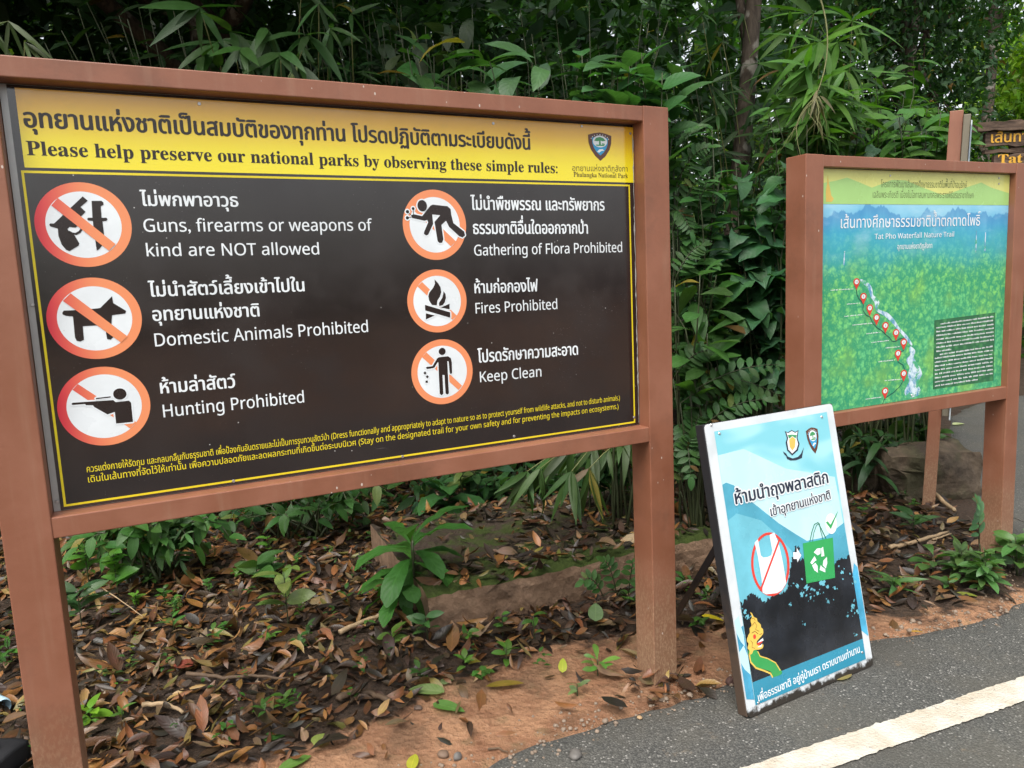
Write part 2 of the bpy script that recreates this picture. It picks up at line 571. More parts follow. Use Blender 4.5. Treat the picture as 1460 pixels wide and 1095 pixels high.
for s_, a in (('ไม่พกพาอาวุธ', (200.6, 293.3, 340.3, 294.6, 15)), ('ไม่นำสัตว์เลี้ยงเข้าไปใน', (212.4, 423, 434.6, 415, 15)), ('อุทยานแห่งชาติ', (218, 457.5, 370.4, 450.8, 15)),
              ('ห้ามล่าสัตว์', (229, 561, 336.7, 552.3, 15)), ('ไม่นำพืชพรรณ และทรัพยากร', (671.3, 299, 862, 300, 14)), ('ธรรมชาติอื่นใดออกจากป่า', (674.6, 333.5, 838.4, 333, 14)),
              ('ห้ามก่อกองไฟ', (676.6, 418, 767, 415.2, 13.5)), ('โปรดรักษาความสะอาด', (681.2, 517, 824.2, 505.4, 13.5))):
    wt = Art(B1, 0.0006); line(wt, B1, s_, *a, **TH); wt.build('rule_lettering', M_WHITEP, sign1)
for s_, a in (('Guns, firearms or weapons of', (205.5, 330.5, 531, 328.7, 18.5)), ('kind are NOT allowed', (209.4, 365.5, 455.3, 362.7, 18)), ('Domestic Animals Prohibited', (221.4, 494, 525, 473.2, 18.5)),
              ('Hunting Prohibited', (233.3, 595, 433.9, 573.6, 18)), ('Gathering of Flora Prohibited', (676.3, 364.5, 887, 359.3, 15.3)), ('Fires Prohibited', (678.2, 447, 794.6, 440.5, 15)),
              ('Keep Clean', (684.5, 545, 772, 536.6, 15))):
    wt = Art(B1, 0.0006); line(wt, B1, sans(s_), *a, **EN); wt.build('rule_lettering', M_WHITEP, sign1)
yl = Art(B1, 0.0006)
line(yl, B1, 'ควรแต่งกายให้รัดกุม และกลมกลืนกับธรรมชาติ เพื่อป้องกันอันตรายและไม่เป็นการรบกวนสัตว์ป่า ' + sans('(Dress functionally and appropriately to adapt to nature so as to protect yourself from wildlife attacks, and not to disturb animals.)'),
     124.1, 673.5, 883.7, 570.3, 7.5, 'บ', bold=0.006)
line(yl, B1, 'เดินในเส้นทางที่จัดไว้ให้เท่านั้น เพื่อความปลอดภัยและลดผลกระทบที่เกิดขึ้นต่อระบบนิเวศ ' + sans('(Stay on the designated trail for your own safety and for preventing the impacts on ecosystems.)'),
     126, 688, 881.8, 582.5, 7.5, 'บ', bold=0.006)
yl.build('footnote_lettering', M_YLINE, sign1)

def symbol(board, root, x0, y0, k, outer, inner, bar, figure, over, strokes=()):
    """ring, disc, bar and figure; `outer`, `inner` = crop pixel extents (left, right, top, bottom)"""
    S = empty('prohibition_symbol', (0, 0, 0))
    S.parent = root
    U = lambda a, b: board.uv(x0 + a / k, y0 + b / k)
    def ell(e):
        l, r_, t, b = e
        mx, my = (l + r_) / 2, (t + b) / 2
        p = [U(l, my), U(r_, my), U(mx, t), U(mx, b)]
        return ((p[0][0] + p[1][0]) / 2, (p[2][1] + p[3][1]) / 2), (p[1][0] - p[0][0]) / 2, (p[2][1] - p[3][1]) / 2
    co, rxo, ryo = ell(outer)
    ci, rxi, ryi = ell(inner)
    rr = rxi / rxo
    A = Art(board, 0.0006)
    A.hole_poly(ellipse(co, rxo, ryo, 64), ellipse(co, rxo * rr, ryo * rr, 64))
    C2 = Art(board, 0.0006)
    C2.poly(ellipse(co, rxo * rr * 0.999, ryo * rr * 0.999, 64))
    C2.build('disc', M_WHITEP, S)
    q = [U(*p) for p in bar]
    A2 = Art(board, 0.0010 if over == 'figure' else 0.0018)
    A2.poly(q)
    A.V += A2.V
    A.F += [tuple(i + len(A.V) - len(A2.V) for i in f) for f in A2.F]
    A.build('ring', M_RINGP, S)
    G = Art(board, 0.0014)
    H_ = Art(board, 0.0012)
    for shp in figure:
        if shp[0] == 'e':
            c_ = U(*shp[1]); e = U(shp[1][0] + shp[2], shp[1][1]); f_ = U(shp[1][0], shp[1][1] - shp[3])
            pts = ellipse(c_, abs(e[0] - c_[0]), abs(f_[1] - c_[1]), 28)
            G.poly(pts)
            if over == 'figure': H_.poly(pts, grow=0.004)
        else:
            pts = [U(*p) for p in shp]
            G.poly(pts)
            if over == 'figure': H_.poly(pts, grow=0.004)
    for pts, w in strokes:
        G.band([U(*p) for p in pts], w)
    if over == 'figure': H_.build('figure_outline', M_WHITEP, S)
    G.build('figure', M_DARKINK, S)
    return S
symbol(B1, sign1, 40, 255, 8.11, (75, 1197, 40, 1020), (203, 1083, 150, 912), [(345, 222), (268, 308), (935, 832), (1012, 755)],
       [[(632, 203), (690, 253), (607, 325), (665, 382), (555, 490), (570, 550), (545, 565), (480, 555), (455, 580), (480, 615), (540, 655), (592, 745), (585, 772), (480, 835), (440, 820), (390, 760), (352, 660), (345, 575), (258, 550), (245, 530), (258, 515), (300, 518)],
        [(735, 255), (850, 255), (872, 275), (872, 300), (840, 318), (850, 450), (905, 450), (920, 468), (905, 487), (860, 490), (878, 640), (860, 765), (830, 805), (795, 830), (775, 690), (755, 545), (750, 487), (695, 480), (682, 465), (695, 450), (745, 450)]],
       'bar', [([(470, 610), (510, 632), (555, 637), (595, 615), (625, 575), (620, 540)], 0.0055)])
symbol(B1, sign1, 0, 380, 2.881, (190, 583, 45, 381), (235, 545, 80, 345), [(290, 110), (258, 141), (497, 312), (524, 287)],
       [[(256, 190), (262, 181), (330, 178), (400, 172), (412, 170), (460, 122), (465, 150), (518, 182), (514, 193), (480, 197), (460, 200), (458, 235), (465, 290), (455, 300), (440, 298), (430, 240), (340, 245), (345, 300), (330, 308), (315, 305), (308, 290), (300, 205), (270, 202), (258, 197)]], 'bar')
symbol(B1, sign1, 70, 510, 8.425, (92, 1220, 107, 1058), (203, 1115, 200, 970), [(345, 315), (280, 385), (975, 850), (1050, 775)],
       [('e', (850, 435), 80, 68), [(562, 484), (738, 463), (742, 478), (566, 497)],
        [(272, 548), (285, 540), (510, 525), (770, 508), (800, 532), (960, 515), (985, 540), (1008, 770), (805, 790), (790, 650), (700, 680), (540, 590), (528, 570), (440, 570), (435, 555), (285, 567), (272, 562)]], 'figure')
symbol(B1, sign1, 570, 260, 9.127, (38, 862, 95, 1010), (128, 780, 195, 915), [(222, 285), (165, 350), (665, 835), (730, 768)],
       [('e', (290, 305), 62, 75), ('e', (98, 382), 21, 22), ('e', (97, 462), 21, 22), ('e', (172, 342), 18, 20),
        [(145, 430), (180, 415), (290, 440), (400, 300), (430, 290), (620, 312), (660, 350), (668, 420), (695, 530), (835, 640), (848, 690), (815, 718), (770, 700), (640, 580), (600, 500), (540, 555), (565, 740), (550, 785), (515, 790), (490, 765), (450, 515), (525, 428), (420, 418), (432, 540), (370, 680), (340, 692), (312, 670), (315, 645), (368, 520), (355, 490), (320, 500), (160, 465)]],
       'figure', [([(98, 382), (160, 440)], 0.002), ([(97, 462), (160, 450)], 0.002), ([(172, 342), (178, 430)], 0.002)])
symbol(B1, sign1, 570, 380, 10.945, (115, 1042, 45, 1030), (207, 950, 140, 935), [(345, 240), (275, 310), (820, 832), (887, 765)],
       [[(540, 200), (600, 265), (635, 330), (645, 400), (625, 470), (585, 530), (575, 605), (500, 600), (455, 530), (443, 460), (460, 405), (520, 330), (546, 270)],
        [(680, 385), (712, 430), (718, 490), (700, 560), (670, 600), (615, 618), (608, 570), (660, 490), (675, 430)],
        [(390, 598), (785, 715), (785, 800), (395, 685)], [(635, 640), (775, 580), (775, 668)], [(405, 730), (545, 765), (405, 825)]], 'figure')
symbol(B1, sign1, 580, 480, 10.945, (68, 1028, 40, 1055), (165, 938, 138, 955), [(305, 245), (235, 320), (805, 832), (862, 765)],
       [('e', (550, 230), 54, 56), [(295, 487), (310, 470), (400, 460), (470, 340), (500, 320), (640, 305), (685, 335), (700, 400), (705, 570), (685, 582), (668, 570), (650, 385), (630, 380), (640, 600), (655, 885), (630, 902), (603, 885), (585, 600), (555, 595), (568, 890), (540, 915), (512, 890), (498, 600), (490, 400), (478, 400), (430, 480), (405, 492), (315, 505)],
        [(282, 540), (307, 567), (282, 594), (257, 567)], [(318, 598), (343, 625), (318, 652), (293, 625)], [(290, 684), (326, 684), (326, 720), (290, 720)]], 'figure')

# park service shield
M_SHB = sign_print('shield_brown', (0.10, 0.035, 0.02), chips=False)
M_SHBL = sign_print('shield_blue', (0.03, 0.30, 0.55), chips=False)
M_GRN = sign_print('ink_green', (0.05, 0.28, 0.10), chips=False)
M_GOLD = sign_print('ink_gold', (0.65, 0.45, 0.10), chips=False)
def shield(board, root, U, lay=0.0012):
    """U maps emblem coordinates (0..1 wide, 0..1.2 tall, y down) to the board"""
    E_ = empty('shield_emblem')
    E_.parent = root
    P = lambda pts: [U(a, b) for a, b in pts]
    outer = [(0.0, 0.12), (0.25, 0.04), (0.5, 0.0), (0.75, 0.04), (1.0, 0.12), (0.985, 0.45), (0.9, 0.72), (0.72, 1.0), (0.5, 1.2), (0.28, 1.0), (0.1, 0.72), (0.015, 0.45)]
    sc_ = lambda k_: [(0.5 + (a - 0.5) * k_, 0.5 + (b - 0.5) * k_) for a, b in outer]
    Art(board, lay).poly(P(sc_(1.0))).build('rim', M_SHB, E_)
    Art(board, lay + 0.0003).poly(P(sc_(0.68))).build('field', M_SHBL, E_)
    w = Art(board, lay + 0.0006)
    w.poly(P(ellipse((0.5, 0.38), 0.31, 0.25, 24)))
    w.poly(P([(0.36, 0.82), (0.46, 0.72), (0.6, 0.7), (0.68, 0.76), (0.55, 0.78), (0.45, 0.86)]))
    for i in range(9):   # the ring's letters are only specks at this size
        a = math.radians(200 + i * 17.5)
        w.poly(P(ellipse((0.5 + 0.40 * math.cos(a), 0.36 + 0.27 * math.sin(a)), 0.02, 0.025, 6)))
    w.build('white_device', M_WHITEP, E_)
    t = Art(board, lay + 0.0009)
    t.poly(P([(0.25, 0.36), (0.33, 0.24), (0.5, 0.19), (0.65, 0.24), (0.74, 0.34), (0.6, 0.37), (0.5, 0.34), (0.38, 0.38)]))
    t.poly(P([(0.46, 0.34), (0.52, 0.34), (0.53, 0.52), (0.45, 0.52)]))
    t.poly(P([(0.3, 0.52), (0.7, 0.52), (0.66, 0.57), (0.34, 0.57)]))
    t.poly(P([(0.58, 0.45), (0.70, 0.47), (0.70, 0.51), (0.58, 0.51)]))
    t.build('green_device', M_GRN, E_)
    return E_
def sh_map(board, x0, y0, x1, y1):
    a, b = board.uv(x0, y0), board.uv(x1, y1)
    return lambda u, v: (a[0] + (b[0] - a[0]) * u, a[1] + (b[1] - a[1]) * v / 1.2)
shield(B1, sign1, sh_map(B1, 838, 188, 872.3, 230))
# screws along the panel's edges
for px, py in ((829, 180), (898.5, 190.5), (46.5, 434.5), (82, 715), (284, 148), (904, 595), (333, 686), (574, 651), (733, 622), (703, 176)):
    u_, v_ = B1.uv(px, py)
    MB().tube([(u_, PNL - 0.0025, v_), (u_, PNL - 0.0005, v_)], [0.004, 0.005], 10).build('screw', M_STEEL, sign1)
# ragged sealant along the panel's right edge
M_SEAL = plain('grey_sealant', (0.30, 0.29, 0.27), 0.6, 0.3, 0, 0.5, 60)
sl = MB()
rs = random.Random(4)
pts, rad = [], []
z = 1.02
while z < 2.07:
    pts.append((-0.1135 + rs.uniform(-0.0015, 0.0015), PNL - 0.001, z)); rad.append(rs.choice([0.0006, 0.001, 0.0016, 0.0028]))
    z += rs.uniform(0.008, 0.03)
sl.tube(pts, rad, 6)
sl.build('sealant', M_SEAL, sign1)

# ================================================================ nature trail sign
def trail_print():
    k = NT('trail_print')
    P = k.coord()
    X = k.sep(P)
    nb = k.noise(P, 2.2, 5, 0.6)
    wv = k.node('ShaderNodeVectorMath'); wv.operation = 'MULTIPLY_ADD'
    nzc = k.node('ShaderNodeTexNoise'); nzc.inputs['Scale'].default_value = 30.0; k.link(P, nzc.inputs['Vector'])
    k.link(nzc.outputs['Color'], wv.inputs[0]); wv.inputs[1].default_value = (0.03, 0.03, 0.03); k.link(P, wv.inputs[2])
    v1 = k.voro(wv.outputs[0], 30.0); v2 = k.voro(wv.outputs[0], 75.0)
    cl = k.math('ADD', k.math('MULTIPLY', v1, 0.75), k.math('MULTIPLY', v2, 0.5))
    hue_ = k.mix(k.mapr(k.noise(P, 3.0, 4), 0.35, 0.65), (0.24, 0.66, 0.15), (0.14, 0.58, 0.26))
    c = k.mix(k.mapr(cl, 0.12, 0.82), hue_, (0.035, 0.30, 0.15))
    c = k.mix(k.mapr(k.noise(P, 70.0, 5, 0.7), 0.5, 0.75, 0.0, 0.5), c, (0.22, 0.58, 0.16))
    c = k.mix(k.math('MULTIPLY', k.mapr(k.noise(P, 5.0, 4), 0.48, 0.72), 0.45), c, (0.26, 0.48, 0.06))
    # printed mist: ridges of blue hills at the top of the picture
    xo = k.stretch(P, (1, 0, 0))
    r2 = k.math('ADD', 1.50, k.math('MULTIPLY', k.noise(xo, 2.3, 6, 0.55), 0.34))
    d2 = k.math('SUBTRACT', X[2], r2)
    c = k.mix(k.math('MULTIPLY', k.mapr(d2, -0.14, 0.0), 0.5), c, (0.05, 0.38, 0.34))
    t = k.math('ADD', X[2], k.math('MULTIPLY', nb, 0.30))
    c = k.mix(k.mapr(t, 1.60, 2.02, 0.0, 0.92), c, (0.05, 0.36, 0.66))
    c = k.mix(k.mapr(k.math('ADD', X[2], k.math('MULTIPLY', k.noise(P, 4.0, 5), 0.2)), 1.80, 1.96, 0.0, 0.8), c, (0.36, 0.66, 0.80))
    r1 = k.math('ADD', 1.62, k.math('MULTIPLY', k.noise(k.stretch(P, (1, 0, 0)), 3.6, 7, 0.6), 0.34))
    d1 = k.math('SUBTRACT', X[2], r1)
    far_ = k.math('MULTIPLY', k.mapr(d1, -0.10, 0.004), k.mapr(d1, 0.0, 0.008, 1.0, 0.0))
    c = k.mix(k.math('MULTIPLY', far_, 0.65), c, (0.025, 0.20, 0.46))
    c = k.mix(k.math('MULTIPLY', k.mapr(k.noise(k.stretch(P, (1.4, 1, 3.2)), 3.0, 6, 0.6), 0.5, 0.72), k.mapr(X[2], 1.55, 1.75, 0.0, 0.55)), c, (0.42, 0.66, 0.78))
    k.col(c)
    return k.set(0.25, 0.5)
M_TRAIL = trail_print()
M_PALEY = sign_print('ink_pale_yellow', (0.66, 0.67, 0.20), chips=False)
M_PALEG = sign_print('ink_pale_green', (0.36, 0.60, 0.20), chips=False)
M_RED = sign_print('ink_red', (0.62, 0.05, 0.035), chips=False)
M_TEAL = sign_print('ink_teal', (0.01, 0.10, 0.08), chips=False)
M_GREYINK = sign_print('ink_grey_green', (0.12, 0.16, 0.06), chips=False)
def river_print():
    k = NT('river_print')
    P = k.coord()
    n = k.noise(k.stretch(P, (1, 1, 0.6)), 30.0, 5, 0.7)
    wat = k.mix(k.mapr(n, 0.38, 0.58), (0.10, 0.30, 0.48), (0.62, 0.74, 0.80))
    k.col(k.mix(k.mapr(k.noise(P, 17.0, 6, 0.7), 0.52, 0.60), wat, (0.07, 0.38, 0.20)))
    return k.set(0.25, 0.5)
M_RIVER = river_print()
def box_print():
    k = NT('text_box_print')
    P = k.coord()
    k.col(k.mix(k.mapr(k.voro(P, 28.0), 0.15, 0.6), (0.05, 0.22, 0.08), (0.025, 0.13, 0.06)))
    return k.set(0.25, 0.5)
M_BOXP = box_print()
S2X, S2Y, S2YAW, S2W, S2PW, S2ZT = 1.2337, 3.1011, 0.43284, 1.4796, 0.1010, 2.0266
sign2 = empty('nature_trail_sign', (S2X, S2Y, 0), (0, 0, S2YAW))
tag(sign2, 'brown framed trail sign with green and blue aerial map and red numbered pins', 'sign')
timber_frame(sign2, S2W, S2PW, S2ZT, 0.0485, 0.9353, 0.8725, 0.1083)
P2 = 0.030
MB().box(S2PW + 0.001, S2W - S2PW - 0.001, P2 + 0.0015, P2 + 0.012, 0.937, S2ZT - 0.0505).build('panel', M_TRAIL, sign2)
B2 = Board(sign2, P2 + 0.0015)
uL, uR = S2PW + 0.002, S2W - S2PW - 0.002
zH = (B2.uv(1177, 291)[1] + B2.uv(1426, 292.5)[1]) / 2
Art(B2, 0.0005).poly([(uL, zH), (uR, zH), (uR, S2ZT - 0.051), (uL, S2ZT - 0.051)]).build('header_band', M_PALEY, sign2)
mt = [B2.uv(1080 + a / 3.842, 140 + b / 3.842) for a, b in ((376, 470), (430, 452), (490, 435), (560, 462), (625, 490), (680, 470), (735, 448), (810, 450), (900, 488), (1010, 530), (1060, 520), (1140, 490), (1225, 462), (1280, 490), (1330, 520))]
mt = [(min(max(a, uL + 0.001), uR - 0.001), b) for a, b in mt]
mt[0] = (uL + 0.001, mt[0][1]); mt[-1] = (uR - 0.001, mt[-1][1])
Art(B2, 0.0009).poly(mt + [(uR - 0.001, zH + 0.0005), (uL + 0.001, zH + 0.0005)]).build('hill_band', M_PALEG, sign2)
g2 = Art(B2, 0.0013)
line(g2, B2, 'โครงการพัฒนาเส้นทางศึกษาธรรมชาติในพื้นที่ป่าอนุรักษ์', 1255.7, 267, 1378, 267.8, 7.5, 'บ')
line(g2, B2, 'เฉลิมพระเกียรติ เนื่องในโอกาสมหามงคลพระราชพิธีบรมราชาภิเษก', 1244, 281.9, 1387.6, 282.6, 7.5, 'บ')
g2.build('header_lettering', M_GREYINK, sign2)
w2 = Art(B2, 0.0013)
line(w2, B2, 'เส้นทางศึกษาธรรมชาติน้ำตกตาดโพธิ์', 1198.4, 325.3, 1397, 321.4, 13, 'บ', bold=0.004)
line(w2, B2, sans('Tat Pho Waterfall Nature Trail'), 1246.6, 341, 1359.8, 337.3, 7.5, sans('H'), bold=0.006)
line(w2, B2, 'อุทยานแห่งชาติภูลังกา', 1279, 355.5, 1328.6, 353.6, 6, 'บ', bold=0.008)
# illegible small print: broken pale dashes under each pin and in the text box
rs = random.Random(9)
def dashes(art, board, x0, y0, x1, y1, hpx, lo=3, hi=12, gap=2.2, fillr=1.0):
    L, t = x1 - x0, 0.0
    while t < L * fillr:
        w = rs.uniform(lo, hi)
        e = min(t + w, L)
        a = x0 + t; b = x0 + e
        ya = y0 + (y1 - y0) * t / L; yb = y0 + (y1 - y0) * e / L
        n = max(2, int((b - a) / 1.6))
        for i in range(n):     # letter-like nicks
            xa = a + (b - a) * i / n; xb = xa + (b - a) / n * rs.uniform(0.5, 0.85)
            yy = ya + (yb - ya) * i / n; hh = hpx * rs.uniform(0.55, 1.0)
            art.poly([board.uv(xa, yy), board.uv(xb, yy), board.uv(xb, yy - hh), board.uv(xa, yy - hh)])
        t = e + gap
kx, ky, kk = 1160, 380, 4.564
pins = [(278, 108), (323, 203), (364, 278), (408, 340), (466, 392), (535, 438), (585, 500), (548, 573), (585, 704), (464, 818)]
capts = [((110, 157), (258, 148)), ((215, 247), (300, 240)), ((200, 327), (322, 314)), ((252, 383), (385, 371)), ((342, 440), (430, 430)), ((375, 497), (490, 483)), ((468, 533), (560, 523)), ((420, 622), (528, 610)), ((462, 745), (575, 735)), ((338, 865), (440, 852))]
for (a, b) in capts:
    dashes(w2, B2, kx + a[0] / kk, ky + a[1] / kk, kx + b[0] / kk, ky + b[1] / kk, 1.6, 4, 9, 0.8)
bx = [(785, 350), (1182, 298), (1170, 742), (775, 800)]
for i in range(8):
    t = (i + 0.75) / 17.6
    ya, yb = 350 + (800 - 350) * t, 300 + (742 - 300) * t
    dashes(w2, B2, kx + (798 if i else 825) / kk, ky + (ya + 8) / kk, kx + 1172 / kk, ky + (yb + 10) / kk, 2.3, 5, 16, 1.2, 0.2 if i == 7 else 1.0)
for i in range(9):
    t = (i + 8.3) / 17.6
    ya, yb = 350 + (800 - 350) * t, 300 + (742 - 300) * t
    dashes(w2, B2, kx + (788 if i else 820) / kk, ky + (ya + 14) / kk, kx + 1165 / kk, ky + (yb + 14) / kk, 2.2, 4, 11, 1.2, 0.7 if i == 8 else 1.0)
w2.build('white_lettering', M_WHITEP, sign2)
Art(B2, 0.0005).poly(B2.uvs(bx, kx, ky, kk)).build('text_box', M_BOXP, sign2)
Art(B2, 0.0005).poly(spline(B2.uvs([(300, 82), (335, 92), (368, 118), (382, 150), (388, 185), (412, 205), (428, 235), (416, 270), (445, 288), (480, 300), (512, 330), (535, 360), (560, 400), (600, 440), (640, 500), (632, 512), (585, 455), (545, 410), (505, 362), (460, 322), (408, 288), (396, 235), (372, 200), (352, 140), (318, 110)], kx, ky, kk), 3)).build('river', M_RIVER, sign2)
Art(B2, 0.0005).poly(spline(B2.uvs([(628, 520), (645, 528), (662, 552), (650, 590), (672, 625), (695, 665), (705, 700), (688, 735), (680, 765), (698, 815), (678, 840), (640, 852), (612, 858), (590, 820), (606, 778), (622, 745), (612, 705), (625, 660), (608, 625), (605, 600), (628, 575), (622, 545)], kx, ky, kk), 3)).build('river', M_RIVER, sign2)
for xa, ya, yb in ((1391.5, 329, 360), (1404.5, 331, 358), (1203.5, 358, 378)):
    Art(B2, 0.0005).poly([B2.uv(xa, ya), B2.uv(xa + 1.2, ya), B2.uv(xa + 0.6, yb), B2.uv(xa - 1.5, yb)]).build('waterfall', M_RIVER, sign2)
tr = Art(B2, 0.0009)
tr.band(B2.uvs([(278, 150), (280, 180), (295, 210), (323, 245), (320, 285), (340, 315), (368, 330), (385, 370), (412, 398), (440, 415), (466, 440), (495, 465), (510, 485), (530, 488), (560, 470), (590, 465), (600, 478), (590, 520), (585, 545), (560, 560), (546, 590), (550, 622), (580, 640), (592, 670), (588, 735), (560, 780), (520, 820), (480, 845), (460, 862), (446, 900)], kx, ky, kk), 0.0045)
tr.build('trail_line', M_TEAL, sign2)
for i, (a, b) in enumerate(pins):
    U = lambda p, q: B2.uv(kx + p / kk, ky + q / kk)
    c_ = U(a, b - 8); e = U(a + 21, b - 8); f_ = U(a, b - 32); tip = U(a, b + 44)
    rx, ry = abs(e[0] - c_[0]), abs(f_[1] - c_[1])
    pin = Art(B2, 0.0013)
    pin.poly(ellipse(c_, rx, ry, 20), [(c_[0] - rx * 0.92, c_[1] - ry * 0.35), (c_[0] + rx * 0.92, c_[1] - ry * 0.35), tip])
    po = pin.build('map_pin', M_RED, sign2)
    Art(B2, 0.0017).poly(ellipse(c_, rx * 0.62, ry * 0.62, 16)).build('pin_face', M_WHITEP, po)
    num = str(10 - i)
    q = Art(B2, 0.0021)
    hw = rx * (0.16 if len(num) == 1 else 0.34)
    q.text(sans(num), (c_[0] - hw, c_[1] - ry * 0.3), (c_[0] + hw, c_[1] - ry * 0.3), ry * 0.6, sans('1'))
    q.build('pin_number', M_GREYINK, po)
# gilded crest at the header's left end: plain stand-in of the same size
cr = Art(B2, 0.0013)
cr.poly(B2.uvs([(40, 285), (38, 205), (50, 130), (54, 75), (60, 130), (72, 190), (80, 235), (100, 262), (85, 285)], 1170, 235, 5.4))
cr.build('crest', M_GOLD, sign2)
for px, py in ((1269, 250.5), (1424, 254), (1424, 262), (1299.8, 563.5)):
    u_, v_ = B2.uv(px, py)
    MB().tube([(u_, P2 - 0.001, v_), (u_, P2 + 0.001, v_)], [0.004, 0.005], 8).build('screw', M_STEEL, sign2)

# ================================================================ leaning placard
AX, AY, AYAW, AW, AH, ALEAN = 0.7719, 2.4090, 0.49098, 0.6700, 1.0292, 0.1995
plac = empty('a_frame_placard', (AX, AY, 0.02), (-ALEAN, 0, AYAW))
tag(plac, 'leaning white edged turquoise placard with a struck out plastic bag', 'placard')
M_PWHITE = NT('placard_white')
_P = M_PWHITE.coord()
_z = M_PWHITE.sep(_P)[2]
_dirt = M_PWHITE.math('MULTIPLY', M_PWHITE.mapr(M_PWHITE.math('ADD', _z, M_PWHITE.math('MULTIPLY', M_PWHITE.noise(_P, 30.0, 6, 0.7), 0.09)), 0.055, 0.075, 1.0, 0.0), 1.0)
M_PWHITE.col(M_PWHITE.mix(_dirt, M_PWHITE.mix(M_PWHITE.mapr(M_PWHITE.noise(_P, 9.0, 6), 0.4, 0.75), (0.60, 0.63, 0.65), (0.50, 0.54, 0.56)), (0.03, 0.025, 0.02)))
M_PWHITE = M_PWHITE.set(0.35, 0.5)
M_PSIDE = NT('placard_steel_edge')
_P = M_PSIDE.coord()
_r = M_PSIDE.mapr(M_PSIDE.math('ADD', M_PSIDE.sep(_P)[2], M_PSIDE.math('MULTIPLY', M_PSIDE.noise(_P, 25.0, 6, 0.7), 0.5)), 0.35, 0.75, 1.0, 0.0)
M_PSIDE.col(M_PSIDE.mix(_r, (0.016, 0.017, 0.02), (0.075, 0.05, 0.035)))
M_PSIDE = M_PSIDE.set(0.55, 0.4)
# steel tray behind, front sheet, supporting leg
tb = MB()
tb.box(-0.004, AW + 0.004, 0.004, 0.045, 0.0, AH, 0.002)
tb.build('steel_tray', M_PSIDE, plac)
# sheet with rounded corners
def rrect(x0, x1, z0, z1, r):
    out = []
    for cx_, cz_, a0 in ((x1 - r, z1 - r, 0), (x0 + r, z1 - r, 90), (x0 + r, z0 + r, 180), (x1 - r, z0 + r, 270)):
        for k_ in range(5):
            a = math.radians(a0 + k_ * 22.5)
            out.append((cx_ + r * math.cos(a), cz_ + r * math.sin(a)))
    return out
fo = rrect(0, AW, -0.004, AH, 0.016)
n_ = len(fo)
mesh_py('front_sheet', [(x, 0.0, z) for x, z in fo] + [(x, 0.0038, z) for x, z in fo],
        [tuple(range(n_))[::-1], tuple(range(n_, 2 * n_))] + [(i, (i + 1) % n_, n_ + (i + 1) % n_, n_ + i) for i in range(n_)], M_PWHITE, plac)
B3 = Board(plac, 0.0)
_L = lambda P_: (B3.Mi @ np.array([*P_, 1.0]))[:3]
leg = MB()
for uu, gx in ((0.03, (962, 885)), (AW - 0.03, None)):
    a = np.array([uu, 0.048, 0.60])
    wtop = (B3.M @ np.array([*a, 1]))[:3]
    foot = ground_at(962, 885)
    if gx is None:
        foot = foot + np.array([math.cos(AYAW), math.sin(AYAW), 0]) * (AW - 0.06)
    b = _L((foot[0], foot[1], 0.012))
    MB().tube([a, b], [0.016, 0.016], 4).build('support_leg', M_PSIDE, plac)
def A3(layer): return Art(B3, layer)
M_SKYP = NT('placard_sky_print')
_P = M_SKYP.coord()
_m = M_SKYP.noise(M_SKYP.stretch(_P, (2.2, 1, 5)), 1.6, 2, 0.4, 0.6)
M_SKYP.col(M_SKYP.mix(M_SKYP.mapr(_m, 0.4, 0.62), (0.19, 0.52, 0.60), (0.33, 0.64, 0.70)))
M_SKYP = M_SKYP.set(0.3, 0.5)
M_PALEB = sign_print('placard_pale', (0.46, 0.70, 0.75), chips=False)
M_MIDB = sign_print('placard_mid_blue', (0.075, 0.33, 0.45), chips=False, fade=0.15)
M_MIDB2 = sign_print('placard_light_blue', (0.14, 0.44, 0.54), chips=False, fade=0.12)
M_BANDB = sign_print('placard_band_blue', (0.03, 0.24, 0.36), chips=False)
M_MARGB = sign_print('placard_margin_blue', (0.06, 0.32, 0.50), chips=False, fade=0.3)
M_FOREST = sign_print('placard_forest', (0.013, 0.016, 0.022), chips=False, fade=0.5)
M_NAVY = sign_print('placard_navy', (0.020, 0.028, 0.05), chips=False)
M_GBAG = sign_print('placard_green', (0.03, 0.32, 0.09), chips=False)
M_DGREEN = sign_print('placard_dark_green', (0.015, 0.16, 0.06), chips=False)
pu0, pu1, pz0, pz1 = 0.040, 0.632, 0.030, 1.000
A3(0.0006).poly([(pu0, pz0), (pu1, pz0), (pu1, pz1), (pu0, pz1)]).build('printed_sky', M_SKYP, plac)
def clampu(p): return (min(max(p[0], pu0 + 0.0005), pu1 - 0.0005), min(max(p[1], pz0 + 0.0005), pz1 - 0.0005))
def CP(pts): return [clampu(B3.uv(*p)) for p in pts]
A3(0.0009).poly(CP([(1020, 650), (1060, 640), (1120, 668), (1190, 680), (1230, 800), (1150, 800), (1060, 750), (1020, 700)])).build('pale_hill', M_PALEB, plac)
A3(0.0012).poly(CP([(1026, 692), (1035, 688), (1046, 692), (1058, 706), (1080, 722), (1110, 746), (1135, 762), (1150, 771), (1175, 766), (1190, 755), (1203, 745), (1260, 820), (1260, 900), (1020, 960)])).build('blue_hill', M_MIDB, plac)
A3(0.0015).poly(CP([(1026, 745), (1050, 732), (1085, 742), (1105, 760), (1128, 785), (1140, 830), (1120, 870), (1020, 900)])).build('near_hill', M_MIDB2, plac)
